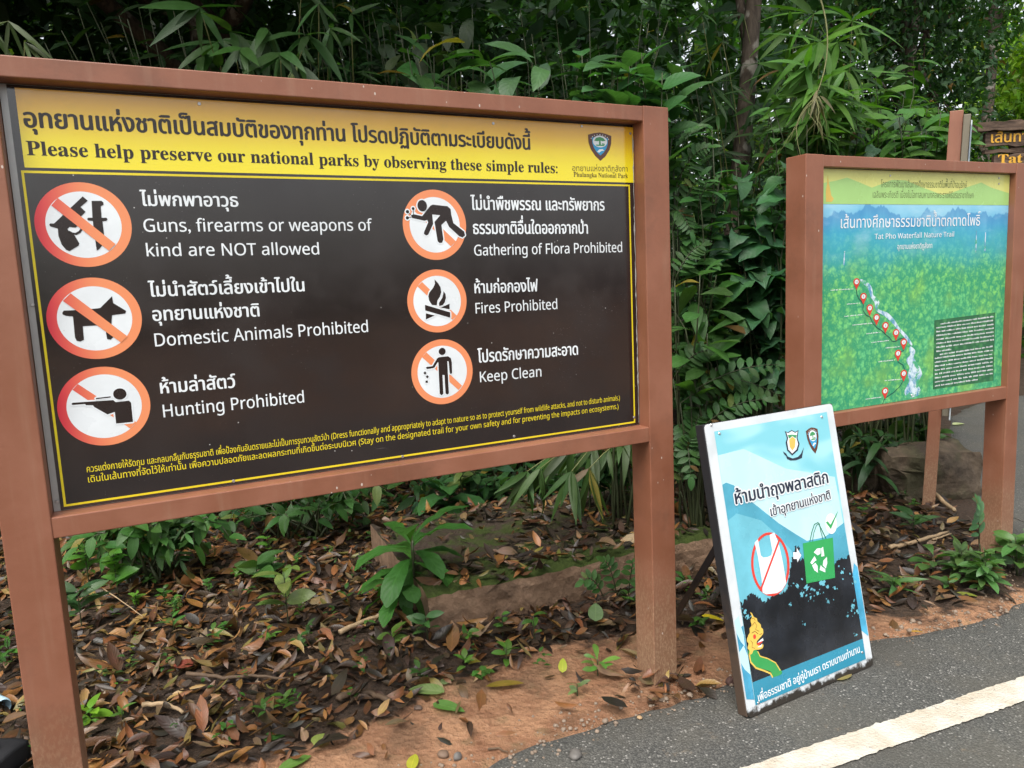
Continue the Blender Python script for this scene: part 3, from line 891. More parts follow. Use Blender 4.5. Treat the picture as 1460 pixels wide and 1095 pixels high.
# black treeline with ragged edge and sky holes
rs = random.Random(21)
base_top = [(1040, 862), (1052, 858), (1058, 862), (1066, 850), (1072, 845), (1082, 852), (1090, 860), (1098, 850), (1112, 846), (1122, 842), (1128, 800), (1132, 782), (1138, 778), (1142, 800), (1150, 790), (1158, 800), (1168, 812), (1185, 810), (1192, 800), (1206, 796), (1215, 785), (1222, 800)]
edge = []
for a, b in zip(base_top[:-1], base_top[1:]):
    nseg = max(2, int(math.hypot(b[0] - a[0], b[1] - a[1]) / 1.3))
    for i in range(nseg):
        t = i / nseg
        edge.append((a[0] + (b[0] - a[0]) * t + rs.uniform(-1.5, 1.5), a[1] + (b[1] - a[1]) * t + rs.uniform(-3.6, 2.6)))
zband = B3.uv(1150, 942)[1]
up = CP(edge)
up[0] = (pu0 + 0.0005, up[0][1]); up = up + [(pu1 - 0.0005, up[-1][1])]
holes = []
for cx_, cy_, r_ in ((1136, 835, 5), (1150, 838, 6), (1142, 848, 5), (1172, 832, 7), (1165, 845, 4), (1200, 815, 4), (1126, 862, 3), (1180, 858, 4), (1215, 865, 5), (1222, 872, 4), (1208, 878, 3.5), (1066, 880, 5), (1062, 872, 4), (1147, 890, 2.5), (1221, 905, 2.5), (1155, 852, 3), (1190, 838, 3), (1218, 830, 4)):
    for q_ in range(5):      # each gap is a cluster of ragged chinks
        ox, oy = (0, 0) if q_ == 0 else (rs.gauss(0, r_ * 1.1), rs.gauss(0, r_ * 1.1))
        rr0 = r_ * (0.75 if q_ == 0 else rs.uniform(0.12, 0.4))
        hp = []
        for k_ in range(13):
            a = 2 * math.pi * k_ / 13
            rr = rr0 * rs.choice([0.35, 0.7, 1.0, 1.25])
            hp.append((cx_ + ox + rr * math.cos(a) * 0.8, cy_ + oy + rr * math.sin(a)))
        holes.append(B3.uvs(hp))
ztri = [(pu1 - 0.0005, zband), (pu0 + 0.0005, zband)]
A3(0.0018).poly(up + ztri).build('treeline', M_FOREST, plac)
for h in holes: A3(0.0021).poly(h).build('sky_gap', M_MIDB2, plac)
A3(0.0018).poly([(pu0 + 0.0005, zband), (pu1 - 0.0005, zband), (pu1 - 0.0005, pz0 + 0.0005), (pu0 + 0.0005, pz0 + 0.0005)]).build('bottom_band', M_BANDB, plac)
# blue wrap on the margins, with white cloud shapes
A3(0.0006).poly([(0.003, 0.16), (pu0 - 0.001, 0.158), (pu0 - 0.001, 0.05), (0.003, 0.062)], [(0.003, 0.16), (0.003, 0.30), (pu0 - 0.001, 0.31), (pu0 - 0.001, 0.158)]).build('margin_print', M_MARGB, plac)
A3(0.0006).poly([(pu1 + 0.001, 0.14), (AW - 0.003, 0.11), (AW - 0.003, 0.38), (pu1 + 0.018, 0.40), (pu1 + 0.001, 0.36)]).build('margin_print', M_MARGB, plac)
mc = A3(0.0009)
mc.poly(B3.uvs([(1047, 885), (1053, 878), (1056, 892), (1060, 905), (1062, 922), (1056, 915), (1050, 903)]), B3.uvs([(1054, 930), (1060, 920), (1066, 935), (1070, 962), (1062, 955), (1056, 945)]))
mc.build('cloud_print', M_PALEB, plac)
# bag roundel
kx3, ky3, k3 = 960, 540, 2.92
U3 = lambda pts: B3.uvs(pts, kx3, ky3, k3)
def oval(cx_, cy_, rx, ry, rot, n=40):
    c_, s_ = math.cos(rot), math.sin(rot)
    return [(cx_ + rx * math.cos(2 * math.pi * i / n) * c_ - ry * math.sin(2 * math.pi * i / n) * s_, cy_ + rx * math.cos(2 * math.pi * i / n) * s_ + ry * math.sin(2 * math.pi * i / n) * c_) for i in range(n)]
rg = A3(0.0022)
rg.hole_poly(U3(oval(402, 772, 80, 133, -0.05)), U3(oval(402, 772, 70, 122, -0.05)))
rg.build('red_ring', M_RED, plac)
A3(0.0026).poly(U3([(336, 682), (350, 668), (356, 700), (362, 735), (372, 744), (390, 742), (405, 735), (410, 715), (398, 650), (418, 640), (430, 670), (440, 700), (455, 770), (468, 850), (450, 880), (430, 892), (385, 897), (370, 890), (365, 830), (350, 740)])).build('white_bag', M_WHITEP, plac)
sl3 = A3(0.0030)
sl3.band(U3([(442, 662), (360, 882)]), 0.0085)
sl3.build('slash', M_RED, plac)
A3(0.0026).poly(U3([(537, 685), (662, 661), (671, 828), (552, 852)])).build('green_bag', M_GBAG, plac)
hd3 = A3(0.0026)
hd3.band(U3([(566, 679), (574, 640), (585, 606), (600, 598), (614, 625), (634, 666)]), 0.004)
hd3.band(U3([(577, 677), (583, 640), (594, 610), (606, 602), (612, 635), (621, 668)]), 0.003)
hd3.build('bag_handle', M_DGREEN, plac)
rc = A3(0.0030)
for j in range(3):     # three chasing arrows
    a0 = math.radians(-90 + j * 120)
    def rp(rad_, ang): return (606 + 33 * rad_ * math.cos(a0 + math.radians(ang)), 757 + 53 * rad_ * math.sin(a0 + math.radians(ang)))
    rc.poly(U3([rp(0.98, -48), rp(1.0, -18), rp(1.0, 8), rp(0.55, 12), rp(0.48, -30)]), U3([rp(0.98, 12), rp(1.18, 22), rp(0.72, 60), rp(0.38, 34), rp(0.55, 28)]))
rc.build('recycling_arrows', M_WHITEP, plac)
tk = A3(0.0022)
tk.poly(U3(oval(655, 603, 24, 43, -0.05, 24)))
tk.poly(U3([(497, 722), (512, 722), (512, 704), (531, 735), (515, 764), (513, 750), (498, 750)]))
tk.build('white_roundel', M_WHITEP, plac)
A3(0.0026).poly(U3([(633, 598), (641, 593), (652, 608), (686, 545), (654, 626)])).build('tick', M_GBAG, plac)
# naga head and neck
ng = A3(0.0022)
UB = lambda pts: B3.uvs(pts, 1000, 780, 4.211)
M_NAGAG = sign_print('naga_green', (0.04, 0.30, 0.08), chips=False)
M_NAGAY = sign_print('naga_gold', (0.70, 0.47, 0.09), chips=False)
ng.poly(spline(UB([(280, 620), (330, 620), (345, 650), (390, 665), (440, 690), (470, 730), (480, 760), (425, 780), (415, 750), (380, 735), (330, 720), (295, 690)])))
ng.build('naga_neck', M_NAGAG, plac)
ny = A3(0.0025)
ny.poly(spline(UB([(290, 390), (303, 400), (312, 418), (330, 428), (334, 446), (352, 462), (356, 482), (366, 492), (368, 518), (352, 540), (330, 566), (332, 586), (352, 588), (368, 584), (366, 604), (345, 614), (312, 618), (300, 640), (284, 644), (286, 622), (274, 606), (280, 580), (270, 560), (278, 530), (288, 512), (286, 488), (298, 470), (292, 440), (300, 418)]), 4))
ny.band(UB([(284, 640), (293, 690), (325, 725), (375, 742), (412, 758), (425, 782)]), 0.006)
ny.band(UB([(335, 625), (350, 655), (395, 668), (443, 694), (470, 740)]), 0.004)
ny.build('naga_head', M_NAGAY, plac)
nd = A3(0.00275)
nd.band(UB([(300, 470), (318, 450), (330, 470), (322, 495), (345, 505)]), 0.0022)
nd.band(UB([(292, 560), (305, 575), (300, 600), (318, 608)]), 0.0022)
nd.band(UB([(300, 515), (318, 505), (338, 520)]), 0.0026)
nd.band(UB([(300, 430), (312, 425), (320, 440)]), 0.0018)
nd.band(UB([(345, 525), (362, 518)]), 0.0022)
nd.build('naga_scroll', sign_print('naga_brown', (0.20, 0.09, 0.02), chips=False), plac)
A3(0.0028).poly(UB([(328, 580), (365, 550), (362, 570), (340, 590)]), UB(ellipse((316, 537), 9, 14, 12))).build('naga_tongue', M_RED, plac)
A3(0.0030).poly(UB([(330, 575), (365, 545), (370, 560)]), UB([(330, 600), (350, 590), (362, 578), (355, 600)])).build('naga_teeth', M_WHITEP, plac)
# lettering
TXO = ring_shifts(0.10)
def outlined(txt, a, h, bold, lay, ink_mat, out=0.10, name='lettering'):
    o_ = A3(lay)
    line(o_, B3, txt, *a, h, 'บ', shifts=ring_shifts(out))
    o_.build(name + '_outline', M_WHITEP, plac)
    i_ = A3(lay + 0.0004)
    p0, p1 = B3.uv(a[0], a[1]), B3.uv(a[2], a[3])
    line(i_, B3, txt, a[0] + 1.4, a[1], a[2] - 1.4, a[3], h, 'บ', bold=bold)
    i_.build(name, ink_mat, plac)
outlined('ห้ามนำถุงพลาสติก', (1046.5, 719, 1182, 688), 15, 0.03, 0.0030, M_NAVY)
outlined('เข้าอุทยานแห่งชาติ', (1097, 736, 1185, 711), 10.5, 0.02, 0.0030, M_NAVY)
b3 = A3(0.0024)
line(b3, B3, 'เพื่อธรรมชาติ อยู่คู่บ้านเรา ตราบนานเท่านาน', 1080.7, 1000, 1225.6, 929.6, 9, 'บ', bold=0.02)
b3.build('band_lettering', M_WHITEP, plac)
shield(B3, plac, sh_map(B3, 1148, 611, 1170.5, 645), 0.0014)
cr = empty('park_crest'); cr.parent = plac
UC = lambda pts: B3.uvs(pts, 990, 570, 4.759)
Art(B3, 0.0014).poly(UC([(612, 212), (632, 222), (658, 205), (682, 218), (705, 205), (698, 260), (712, 300), (700, 345), (662, 378), (628, 345), (618, 290), (626, 260)])).build('crest_shield', M_NAVY, cr)
Art(B3, 0.0017).poly(UC([(622, 220), (632, 228), (658, 212), (682, 225), (698, 215), (690, 258), (702, 300), (690, 338), (662, 365), (636, 338), (628, 290), (634, 260)])).build('crest_field', M_WHITEP, cr)
Art(B3, 0.0020).poly(UC([(640, 270), (662, 250), (684, 268), (680, 320), (662, 345), (645, 320)])).build('crest_device', M_GOLD, cr)
Art(B3, 0.0020).poly(UC([(630, 240), (660, 236), (692, 240), (684, 262), (662, 246), (642, 264)])).build('crest_leaves', M_GRN, cr)
Art(B3, 0.0014).poly(UC([(600, 350), (622, 366), (632, 385), (665, 398), (700, 388), (720, 368), (742, 322), (735, 352), (728, 395), (690, 410), (650, 412), (626, 400), (622, 384), (606, 368)])).build('crest_ribbon', M_NAVY, cr)
for px, py in ((1025.5, 618), (1171.5, 594.5), (1014, 606), (1081, 1002), (1229, 930)):
    u_, v_ = B3.uv(px, py)
    MB().tube([(u_, -0.0035, v_), (u_, -0.0008, v_)], [0.004, 0.006], 10).build('screw', M_STEEL, plac)

# ================================================================ edge-on sign and carved wooden sign behind
s3 = empty('edge_on_sign', (2.632, 4.60, 0))
_dir = np.array([3.47 - 2.632, 6.05 - 4.60]); _len = float(np.linalg.norm(_dir)); s3.rotation_euler = (Matrix.Rotation(math.radians(2.3), 3, 'Y') @ Matrix.Rotation(math.atan2(_dir[1], _dir[0]), 3, 'Z')).to_euler()
tag(s3, 'thin brown posted sign seen edge on behind the trail map sign', 'sign')
for xa in (0.0, _len):
    MB().box(xa, xa + 0.075, -0.036, 0.036, -0.3, 2.47, 0.003).build('post', M_BROWN, s3)
MB().box(-0.02, _len + 0.12, -0.075, -0.037, 0.62, 2.44, 0.004).build('backing_board', plain('weathered_board', (0.16, 0.14, 0.10), 0.7), s3)
k = NT('faded_photo_print')
_P = k.coord()
_n = k.noise(_P, 2.6, 4, 0.5)
k.col(k.mix(k.mapr(_n, 0.48, 0.53), (0.52, 0.57, 0.6), (0.20, 0.24, 0.28)))
MB().box(-0.03, _len + 0.135, -0.084, -0.0765, 0.60, 2.40, 0.001).build('panel', k.set(0.3), s3)

def old_wood():
    k = NT('weathered_wood')
    P = k.coord()
    g = k.noise(k.stretch(P, (1.2, 9, 9)), 3.0, 7, 0.65, 0.6)
    k.col(k.mix(k.mapr(g, 0.3, 0.7), (0.035, 0.022, 0.015), (0.15, 0.10, 0.07)))
    k.bump(g, 0.5, 0.02)
    return k.set(0.75, 0.3)
M_WOOD = old_wood()
M_CARVE = sign_print('yellow_carved_paint', (0.62, 0.33, 0.03), 0.5)
ws = empty('carved_trail_signboard', (5.93, 9.5, 0), (0, 0, 0.02))
tag(ws, 'dark weathered plank signboard with carved yellow letters beyond the road bend', 'sign')
def rough_plank(x0, x1, z0, z1, y0, y1, seed, amp=0.018):
    rs_ = random.Random(seed)
    n = 26
    vs, fs = [], []
    for i in range(n + 1):
        x = x0 + (x1 - x0) * i / n
        a, b = z0 + rs_.uniform(-amp, amp), z1 + rs_.uniform(-amp, amp)
        vs += [(x, y0, a), (x, y0, b), (x, y1, b), (x, y1, a)]
    for i in range(n):
        o = i * 4
        for j in range(4): fs.append((o + j, o + 4 + j, o + 4 + (j + 1) % 4, o + (j + 1) % 4))
    fs += [(0, 1, 2, 3), (n * 4 + 3, n * 4 + 2, n * 4 + 1, n * 4)]
    return vs, fs
for nm, a in (('top_beam', (-0.05, 2.7, 3.185, 3.285, -0.05, 0.10)), ('plank', (0.08, 2.6, 2.99, 3.16, 0.0, 0.05)), ('lower_beam', (0.1, 2.6, 2.925, 2.965, 0.03, 0.09)), ('plank', (0.2, 2.6, 2.62, 2.895, 0.0, 0.05)), ('plank', (0.2, 2.6, 2.32, 2.55, 0.0, 0.05)), ('lower_beam', (0.0, 2.7, 2.15, 2.28, -0.04, 0.10))):
    v_, f_ = rough_plank(*a[:4], a[4], a[5], hash(nm) % 7 + 3 if False else len(nm) + int(a[2] * 10))
    MB().add(v_, f_).build(nm, M_WOOD, ws)
for xa in (0.55, 2.35):
    MB().tube([(xa, 0.13, -0.3), (xa + 0.01, 0.13, 1.5), (xa, 0.13, 3.3)], [0.085, 0.075, 0.07], 10).build('post', M_WOOD, ws)
BW = Board(ws, -0.003)
p0 = BW.uv(1412.5, 203.5); p1 = BW.uv(1459, 201)
aw = Art(BW, 0.004)
aw.text('เส้นทางศึกษาธรรมชาติ', p0, (p0[0] + 1.72, p0[1] + 0.0), 0.098, 'บ', bold=0.02)
q0 = BW.uv(1422.5, 233)
aw.text(serif('Tat Pho Waterfall'), q0, (q0[0] + 1.62, q0[1]), 0.105, serif('H'), bold=0.01)
aw.build('lettering', M_CARVE, ws)
# ================================================================ ground, road, litter
EDGE = np.array([(-9, -1.6), (-6, -0.25), (-3, 1.02), (-1, 1.88), (-.15, 2.23), (.27, 2.47), (.55, 2.585), (.87, 2.74), (1.12, 2.80), (1.38, 2.955), (1.62, 2.985), (1.85, 3.06), (2.1, 3.14), (2.35, 3.30), (2.62, 3.62), (2.82, 4.05), (2.98, 4.67), (3.35, 5.5), (3.9, 6.5), (4.55, 7.6), (5.3, 8.3), (6.6, 8.85), (9, 9.4), (14, 10.2), (26, 12), (40, 14)], float)
def dense(poly, step):
    out = []
    for a, b in zip(poly[:-1], poly[1:]):
        n = max(1, int(np.linalg.norm(b - a) / step))
        out += [a + (b - a) * i / n for i in range(n)]
    out.append(poly[-1])
    return np.array(out)
def smooth_noise(n, seed, knots):
    r_ = np.random.default_rng(seed)
    return np.interp(np.linspace(0, knots, n), np.arange(knots + 1), r_.uniform(-1, 1, knots + 1))
def signed_edge(P):
    """distance to the road's near edge, positive on the forest side"""
    P = np.asarray(P, float)
    best = np.full(len(P), 1e9)
    sg = np.ones(len(P))
    for a, b in zip(EDGE[:-1], EDGE[1:]):
        d = b - a
        L2 = d @ d
        t = np.clip(((P - a) @ d) / L2, 0, 1)
        q = a + t[:, None] * d
        dist = np.hypot(*(P - q).T)
        cr = d[0] * (P[:, 1] - a[1]) - d[1] * (P[:, 0] - a[0])
        m_ = dist < best - 1e-9
        best = np.where(m_, dist, best)
        sg = np.where(m_, np.sign(cr), sg)
    return best * sg
_ph = RNG.uniform(0, 6.28, (24, 2))
_fr = RNG.normal(0, 1, (24, 2))
def wob(P, scale):
    s = 0
    for i in range(24):
        s = s + np.sin(P[:, 0] * _fr[i, 0] * scale + P[:, 1] * _fr[i, 1] * scale + _ph[i, 0])
    return s / 5.0
def ground_z(P):
    P = np.atleast_2d(np.asarray(P, float))
    d = signed_edge(P)
    z = np.where(d > 0, 0.012 * wob(P, 2.5) * np.clip(d / 0.4, 0, 1) + 0.006 * wob(P, 9.0) * np.clip(d / 0.3, 0, 1), 0.0)
    z = z + 0.015 * np.clip(d, 0, 1.0) ** 1.5
    hill = np.clip(d - 4.6, 0, 40)  # rise added at the left so no sky shows through the wood
    left = np.clip((2.6 - P[:, 0] + 0.0 * P[:, 1]) / 2.0, 0, 1)
    z = z + left * (0.26 * hill ** 1.1) * np.clip((P[:, 1] + 4) / 6, 0, 1)
    return np.where(d < 0, -0.03 * np.clip(-d / 0.05, 0, 1), z)
def gz(x, y): return float(ground_z([(x, y)])[0])

def soil_mat():
    k = NT('forest_soil')
    P = k.pos()
    at = k.node('ShaderNodeAttribute')
    at.attribute_name = 'sand'
    n = k.noise(P, 5.0, 8, 0.65)
    n2 = k.noise(P, 60.0, 6, 0.7)
    dark = k.mix(k.mapr(n2, 0.3, 0.7), (0.022, 0.014, 0.009), (0.06, 0.036, 0.022))
    sand = k.mix(k.mapr(n, 0.3, 0.72), (0.195, 0.088, 0.045), (0.36, 0.195, 0.105))
    sand = k.mix(k.math('MULTIPLY', k.mapr(n2, 0.5, 0.75), 0.5), sand, (0.44, 0.27, 0.17))
    sand = k.mix(k.math('MULTIPLY', k.mapr(k.noise(P, 9.0, 5), 0.55, 0.7), 0.5), sand, (0.15, 0.115, 0.055))
    f = k.mapr(k.math('ADD', at.outputs['Fac'], k.math('MULTIPLY', k.math('SUBTRACT', n, 0.5), 1.8)), 0.38, 0.66)
    grit = k.mapr(k.voro(P, 75.0), 0.12, 0.3, 1.0, 0.0)
    sand = k.mix(k.math('MULTIPLY', grit, 0.35), sand, (0.17, 0.085, 0.05))
    damp0 = k.mapr(k.noise(P, 3.4, 6, 0.65), 0.46, 0.64)
    sand = k.mix(k.math('MULTIPLY', damp0, 0.62), sand, (0.105, 0.058, 0.032))
    k.col(k.mix(f, dark, sand))
    damp = k.mapr(k.noise(P, 2.6, 5, 0.6), 0.5, 0.66)
    h = k.math('ADD', k.math('ADD', k.math('MULTIPLY', n2, 0.5), k.math('MULTIPLY', k.voro(P, 38.0), 0.5)), k.math('MULTIPLY', k.noise(P, 13.0, 6, 0.7), 1.4))
    k.bump(h, 0.8, 0.022)
    return k.set(k.mapr(n, 0.3, 0.7, 0.55, 0.9), 0.35)
def build_ground():
    xs = np.concatenate([np.arange(-30, -4, 1.0), np.arange(-4, 6.0, 0.06), np.arange(6, 45, 1.2)])
    ys = np.concatenate([np.arange(-25, 1.4, 1.2), np.arange(1.4, 7.5, 0.06), np.arange(7.5, 60, 1.2)])
    X, Y = np.meshgrid(xs, ys)
    P = np.stack([X.ravel(), Y.ravel()], 1)
    z = ground_z(P)
    d = signed_edge(P)
    nx, ny = len(xs), len(ys)
    v = np.column_stack([P, z])
    i = np.arange(nx * ny).reshape(ny, nx)
    f = np.stack([i[:-1, :-1], i[:-1, 1:], i[1:, 1:], i[1:, :-1]], -1).reshape(-1, 4)
    me = bpy.data.meshes.new('ground')
    set_mesh(me, v, f)
    a = me.attributes.new('sand', 'FLOAT', 'POINT')
    width = 0.20 + 0.10 * wob(P, 1.6) + 0.26 * np.exp(-((P[:, 0] - 0.15) / 0.7) ** 2) * (P[:, 1] < 3.2)
    s = np.clip(1.0 - (d - width) / 0.22, 0, 1) * np.clip((4.2 - P[:, 1]) / 1.0, 0, 1) * (1 - 0.45 * np.clip((P[:, 0] - 1.3) / 0.5, 0, 1))
    a.data.foreach_set('value', s.astype(np.float32))
    me.shade_smooth()
    return tag(link_mesh('ground', me, soil_mat()), kind='structure')
def set_mesh(me, v, f):
    v = np.asarray(v, np.float32); f = np.asarray(f, np.int32)
    n, k = f.shape
    me.vertices.add(len(v)); me.vertices.foreach_set('co', v.ravel())
    me.loops.add(n * k); me.loops.foreach_set('vertex_index', f.ravel())
    me.polygons.add(n)
    me.polygons.foreach_set('loop_start', np.arange(0, n * k, k, dtype=np.int32))
    me.polygons.foreach_set('loop_total', np.full(n, k, np.int32))
    me.update(calc_edges=True)
    me.validate()
build_ground()

def asphalt_mat():
    k = NT('asphalt')
    P = k.pos()
    v = k.voro(P, 135.0)
    vc = k.voro(P, 135.0, out='Color')
    n = k.noise(P, 2.2, 6, 0.6)
    tone = k.sep(vc)[0]
    stone = k.mix(tone, (0.068, 0.068, 0.062), (0.125, 0.122, 0.112))
    stone = k.mix(k.mapr(tone, 0.93, 0.97), stone, (0.27, 0.26, 0.24))
    base = k.mix(k.mapr(v, 0.35, 0.7), stone, (0.055, 0.055, 0.052))
    base = k.mix(k.math('MULTIPLY', k.mapr(n, 0.42, 0.68), 0.5), base, (0.115, 0.105, 0.085))
    base = k.mix(k.math('MULTIPLY', k.mapr(k.noise(P, 1.1, 5, 0.65), 0.5, 0.66), 0.5), base, (0.055, 0.054, 0.05))
    base = k.mix(k.math('MULTIPLY', k.mapr(k.noise(P, 14.0, 6, 0.75), 0.60, 0.72), 0.4), base, (0.20, 0.15, 0.10))
    k.col(base)
    h = k.math('SUBTRACT', 1.0, v)
    k.bump(k.math('ADD', h, k.math('MULTIPLY', k.noise(P, 30.0, 4), 0.6)), 0.45, 0.007)
    return k.set(k.mapr(tone, 0, 1, 0.6, 0.85), 0.2)
def build_road():
    L = dense(EDGE, 0.035)
    tang = np.gradient(L, axis=0)
    nrm = np.stack([tang[:, 1], -tang[:, 0]], 1)
    nrm /= np.linalg.norm(nrm, axis=1)[:, None] + 1e-9
    # crumbling edge
    e = 0.03 * smooth_noise(len(L), 3, len(L) // 9) + 0.018 * smooth_noise(len(L), 5, len(L) // 2)
    rows = []
    R = np.array([(-9, -9), (-5, -7.5), (0, -5.5), (4, -3), (7, -0.5), (9, 2), (12, 4), (20, 6.5), (40, 9)], float)
    R = dense(R, 0.05)
    R = R[np.linspace(0, len(R) - 1, len(L)).astype(int)]
    E0 = L + nrm * e[:, None]
    ts = [0, 0.006, 0.02, 0.06, 0.15, 0.35, 0.7, 1.0]
    v, n = [], len(L)
    for j, t in enumerate(ts):
        Q = E0 * (1 - t) + R * t
        z = np.full(n, 0.012 if j else -0.012)
        if j == 1: z = 0.010 + 0.003 * smooth_noise(n, 8, n // 3)
        v.append(np.column_stack([Q, z]))
    v = np.vstack(v)
    i = np.arange(n * len(ts)).reshape(len(ts), n)
    f = np.stack([i[:-1, :-1], i[1:, :-1], i[1:, 1:], i[:-1, 1:]], -1).reshape(-1, 4)
    me = bpy.data.meshes.new('road')
    set_mesh(me, v, f)
    return tag(link_mesh('road', me, asphalt_mat()), kind='structure')
build_road()
def paint_mat():
    k = NT('road_paint')
    P = k.pos()
    n = k.noise(P, 26.0, 7, 0.7)
    wear = k.mapr(n, 0.60, 0.70)
    c = k.mix(k.mapr(k.noise(P, 7.0, 5), 0.35, 0.7), (0.50, 0.475, 0.42), (0.40, 0.34, 0.26))
    k.col(k.mix(k.math('MULTIPLY', wear, 0.8), c, (0.10, 0.095, 0.085)))
    k.bump(k.math('SUBTRACT', 1.0, k.voro(P, 95.0)), 0.5, 0.006)
    return k.set(0.65, 0.3)
def build_line():
    lo = [ground_at(x, y, 0.017)[:2] for x, y in ((960, 1172), (1060, 1138), (1184, 1095), (1250, 1072), (1320, 1049), (1390, 1024), (1460, 1000), (1560, 965))]
    hi = [ground_at(x, y, 0.017)[:2] for x, y in ((860, 1159), (960, 1127), (1059, 1095), (1160, 1061), (1260, 1029), (1360, 997), (1460, 964), (1560, 931))]
    A, B = np.array(lo), np.array(hi)
    n = 140
    t = np.linspace(0, 1, n)
    ti = np.linspace(0, 1, len(A))
    A = np.stack([np.interp(t, ti, A[:, k]) for k in (0, 1)], 1)
    B = np.stack([np.interp(t, ti, B[:, k]) for k in (0, 1)], 1)
    pa, pb = np.polyfit(A[:, 0], A[:, 1], 2), np.polyfit(B[:, 0], B[:, 1], 2)
    xa, xb = np.linspace(A[0, 0], A[-1, 0], n), np.linspace(B[0, 0], B[-1, 0], n)
    A = np.stack([xa, np.polyval(pa, xa) + 0.0022 * RNG.normal(size=n)], 1)
    B = np.stack([xb, np.polyval(pb, xb) + 0.0022 * RNG.normal(size=n)], 1)
    v = np.column_stack([np.vstack([A, B]), np.full(2 * n, 0.018)])
    f = [(i, i + 1, n + i + 1, n + i) for i in range(n - 1)]
    me = bpy.data.meshes.new('road_marking')
    set_mesh(me, v, f)
    return tag(link_mesh('road_marking', me, paint_mat()), kind='structure')
build_line()

# ---------------------------------------------------------------- leaves (numpy batches)
PROFILE = {'lance': (0.55, 1.0), 'ovate': (0.45, 0.75), 'heart': (0.22, 0.85), 'oblan': (1.35, 0.55), 'ellip': (0.7, 0.7), 'strap': (0.25, 0.5)}
def unit(a): return a / (np.linalg.norm(a, axis=-1, keepdims=True) + 1e-9)
class Leaves:
    def __init__(s, nseg=5): s.k, s.v, s.c = nseg, [], []
    def add(s, P, D, N, L, Wd, kind='ovate', droop=0.3, fold=0.25, tint=None, curl=0.0, wave=0.0):
        P = np.atleast_2d(np.asarray(P, float)); n = len(P)
        bc = lambda a: np.broadcast_to(np.asarray(a, float), (n,)).astype(float)
        D = unit(np.broadcast_to(np.asarray(D, float), (n, 3))); N = np.broadcast_to(np.asarray(N, float), (n, 3))
        S = np.cross(D, N)
        bad = np.linalg.norm(S, axis=1) < 1e-3
        S[bad] = np.cross(D[bad], [0.3, 0.9, 0.1])
        S = unit(S); N = unit(np.cross(S, D))
        L, Wd, droop, fold, curl = bc(L), bc(Wd), bc(droop), bc(fold), bc(curl)
        t = np.linspace(0, 1, s.k + 1)
        a, b = PROFILE[kind]
        tt = np.clip(t, 0.004, 0.996)
        w = tt ** a * (1 - tt) ** b
        w = w / ((a / (a + b)) ** a * (b / (a + b)) ** b)
        w[0] *= 0.5
        ang = droop[:, None] * t[None] * 1.6                      # bends over along its length
        seg = L[:, None] / s.k
        cx = np.concatenate([np.zeros((n, 1)), np.cumsum(np.cos(ang[:, :-1]) * seg, 1)], 1)
        cz = np.concatenate([np.zeros((n, 1)), np.cumsum(-np.sin(ang[:, :-1]) * seg, 1)], 1)
        mid = P[:, None] + D[:, None] * cx[..., None] + N[:, None] * cz[..., None]
        hw = 0.5 * Wd[:, None] * w[None]
        tw = curl[:, None] * (t[None] - 0.3)
        Sx = S[:, None] * np.cos(tw)[..., None] + N[:, None] * np.sin(tw)[..., None]
        lift = hw * fold[:, None]
        if wave: lift = lift + hw * wave * np.sin(t[None] * 17 + RNG.uniform(0, 6, (n, 1)))
        lf = mid + Sx * hw[..., None] + N[:, None] * lift[..., None]
        rt = mid - Sx * hw[..., None] + N[:, None] * lift[..., None]
        if kind == 'heart':                                       # lobes behind the stalk
            back = D * (L * 0.13)[:, None]
            lf[:, 0] = mid[:, 0] + S * (Wd * 0.30)[:, None] - back
            rt[:, 0] = mid[:, 0] - S * (Wd * 0.30)[:, None] - back
        s.v.append(np.stack([lf, mid, rt], 2).reshape(n, -1, 3))
        if tint is None: tint = (0.05, 0.10, 0.03)
        s.c.append(np.broadcast_to(np.asarray(tint, float), (n, 3)))
        return s
    def count(s): return sum(len(a) for a in s.v)
    def mesh(s, name):
        V = np.concatenate(s.v); Cc = np.concatenate(s.c)
        n, m_ = V.shape[:2]
        k = s.k
        q = []
        for i in range(k):
            for j in (0, 1):
                q.append((i * 3 + j, i * 3 + j + 1, (i + 1) * 3 + j + 1, (i + 1) * 3 + j))
        q = np.array(q)
        F = (np.arange(n)[:, None, None] * m_ + q[None]).reshape(-1, 4)
        me = bpy.data.meshes.new(name)
        me.vertices.add(n * m_); me.vertices.foreach_set('co', V.astype(np.float32).ravel())
        me.loops.add(F.size); me.loops.foreach_set('vertex_index', F.astype(np.int32).ravel())
        me.polygons.add(len(F))
        me.polygons.foreach_set('loop_start', np.arange(0, F.size, 4, dtype=np.int32))
        me.polygons.foreach_set('loop_total', np.full(len(F), 4, np.int32))
        col = me.attributes.new('tint', 'FLOAT_COLOR', 'POINT')
        cc = np.ones((n, m_, 4), np.float32); cc[..., :3] = Cc[:, None]
        col.data.foreach_set('color', cc.ravel())
        uvp = np.zeros((m_, 2), np.float32)
        uvp[:, 0] = np.repeat(np.linspace(0, 1, k + 1), 3); uvp[:, 1] = np.tile([0, 0.5, 1], k + 1)
        uv = me.uv_layers.new(name='uv')
        uv.data.foreach_set('uv', np.tile(uvp[q.ravel()], (n, 1)).astype(np.float32).ravel())
        me.update(calc_edges=True)
        me.shade_smooth()
        return me
    def build(s, name, mat, parent=None): return link_mesh(name, s.mesh(name), mat, parent)
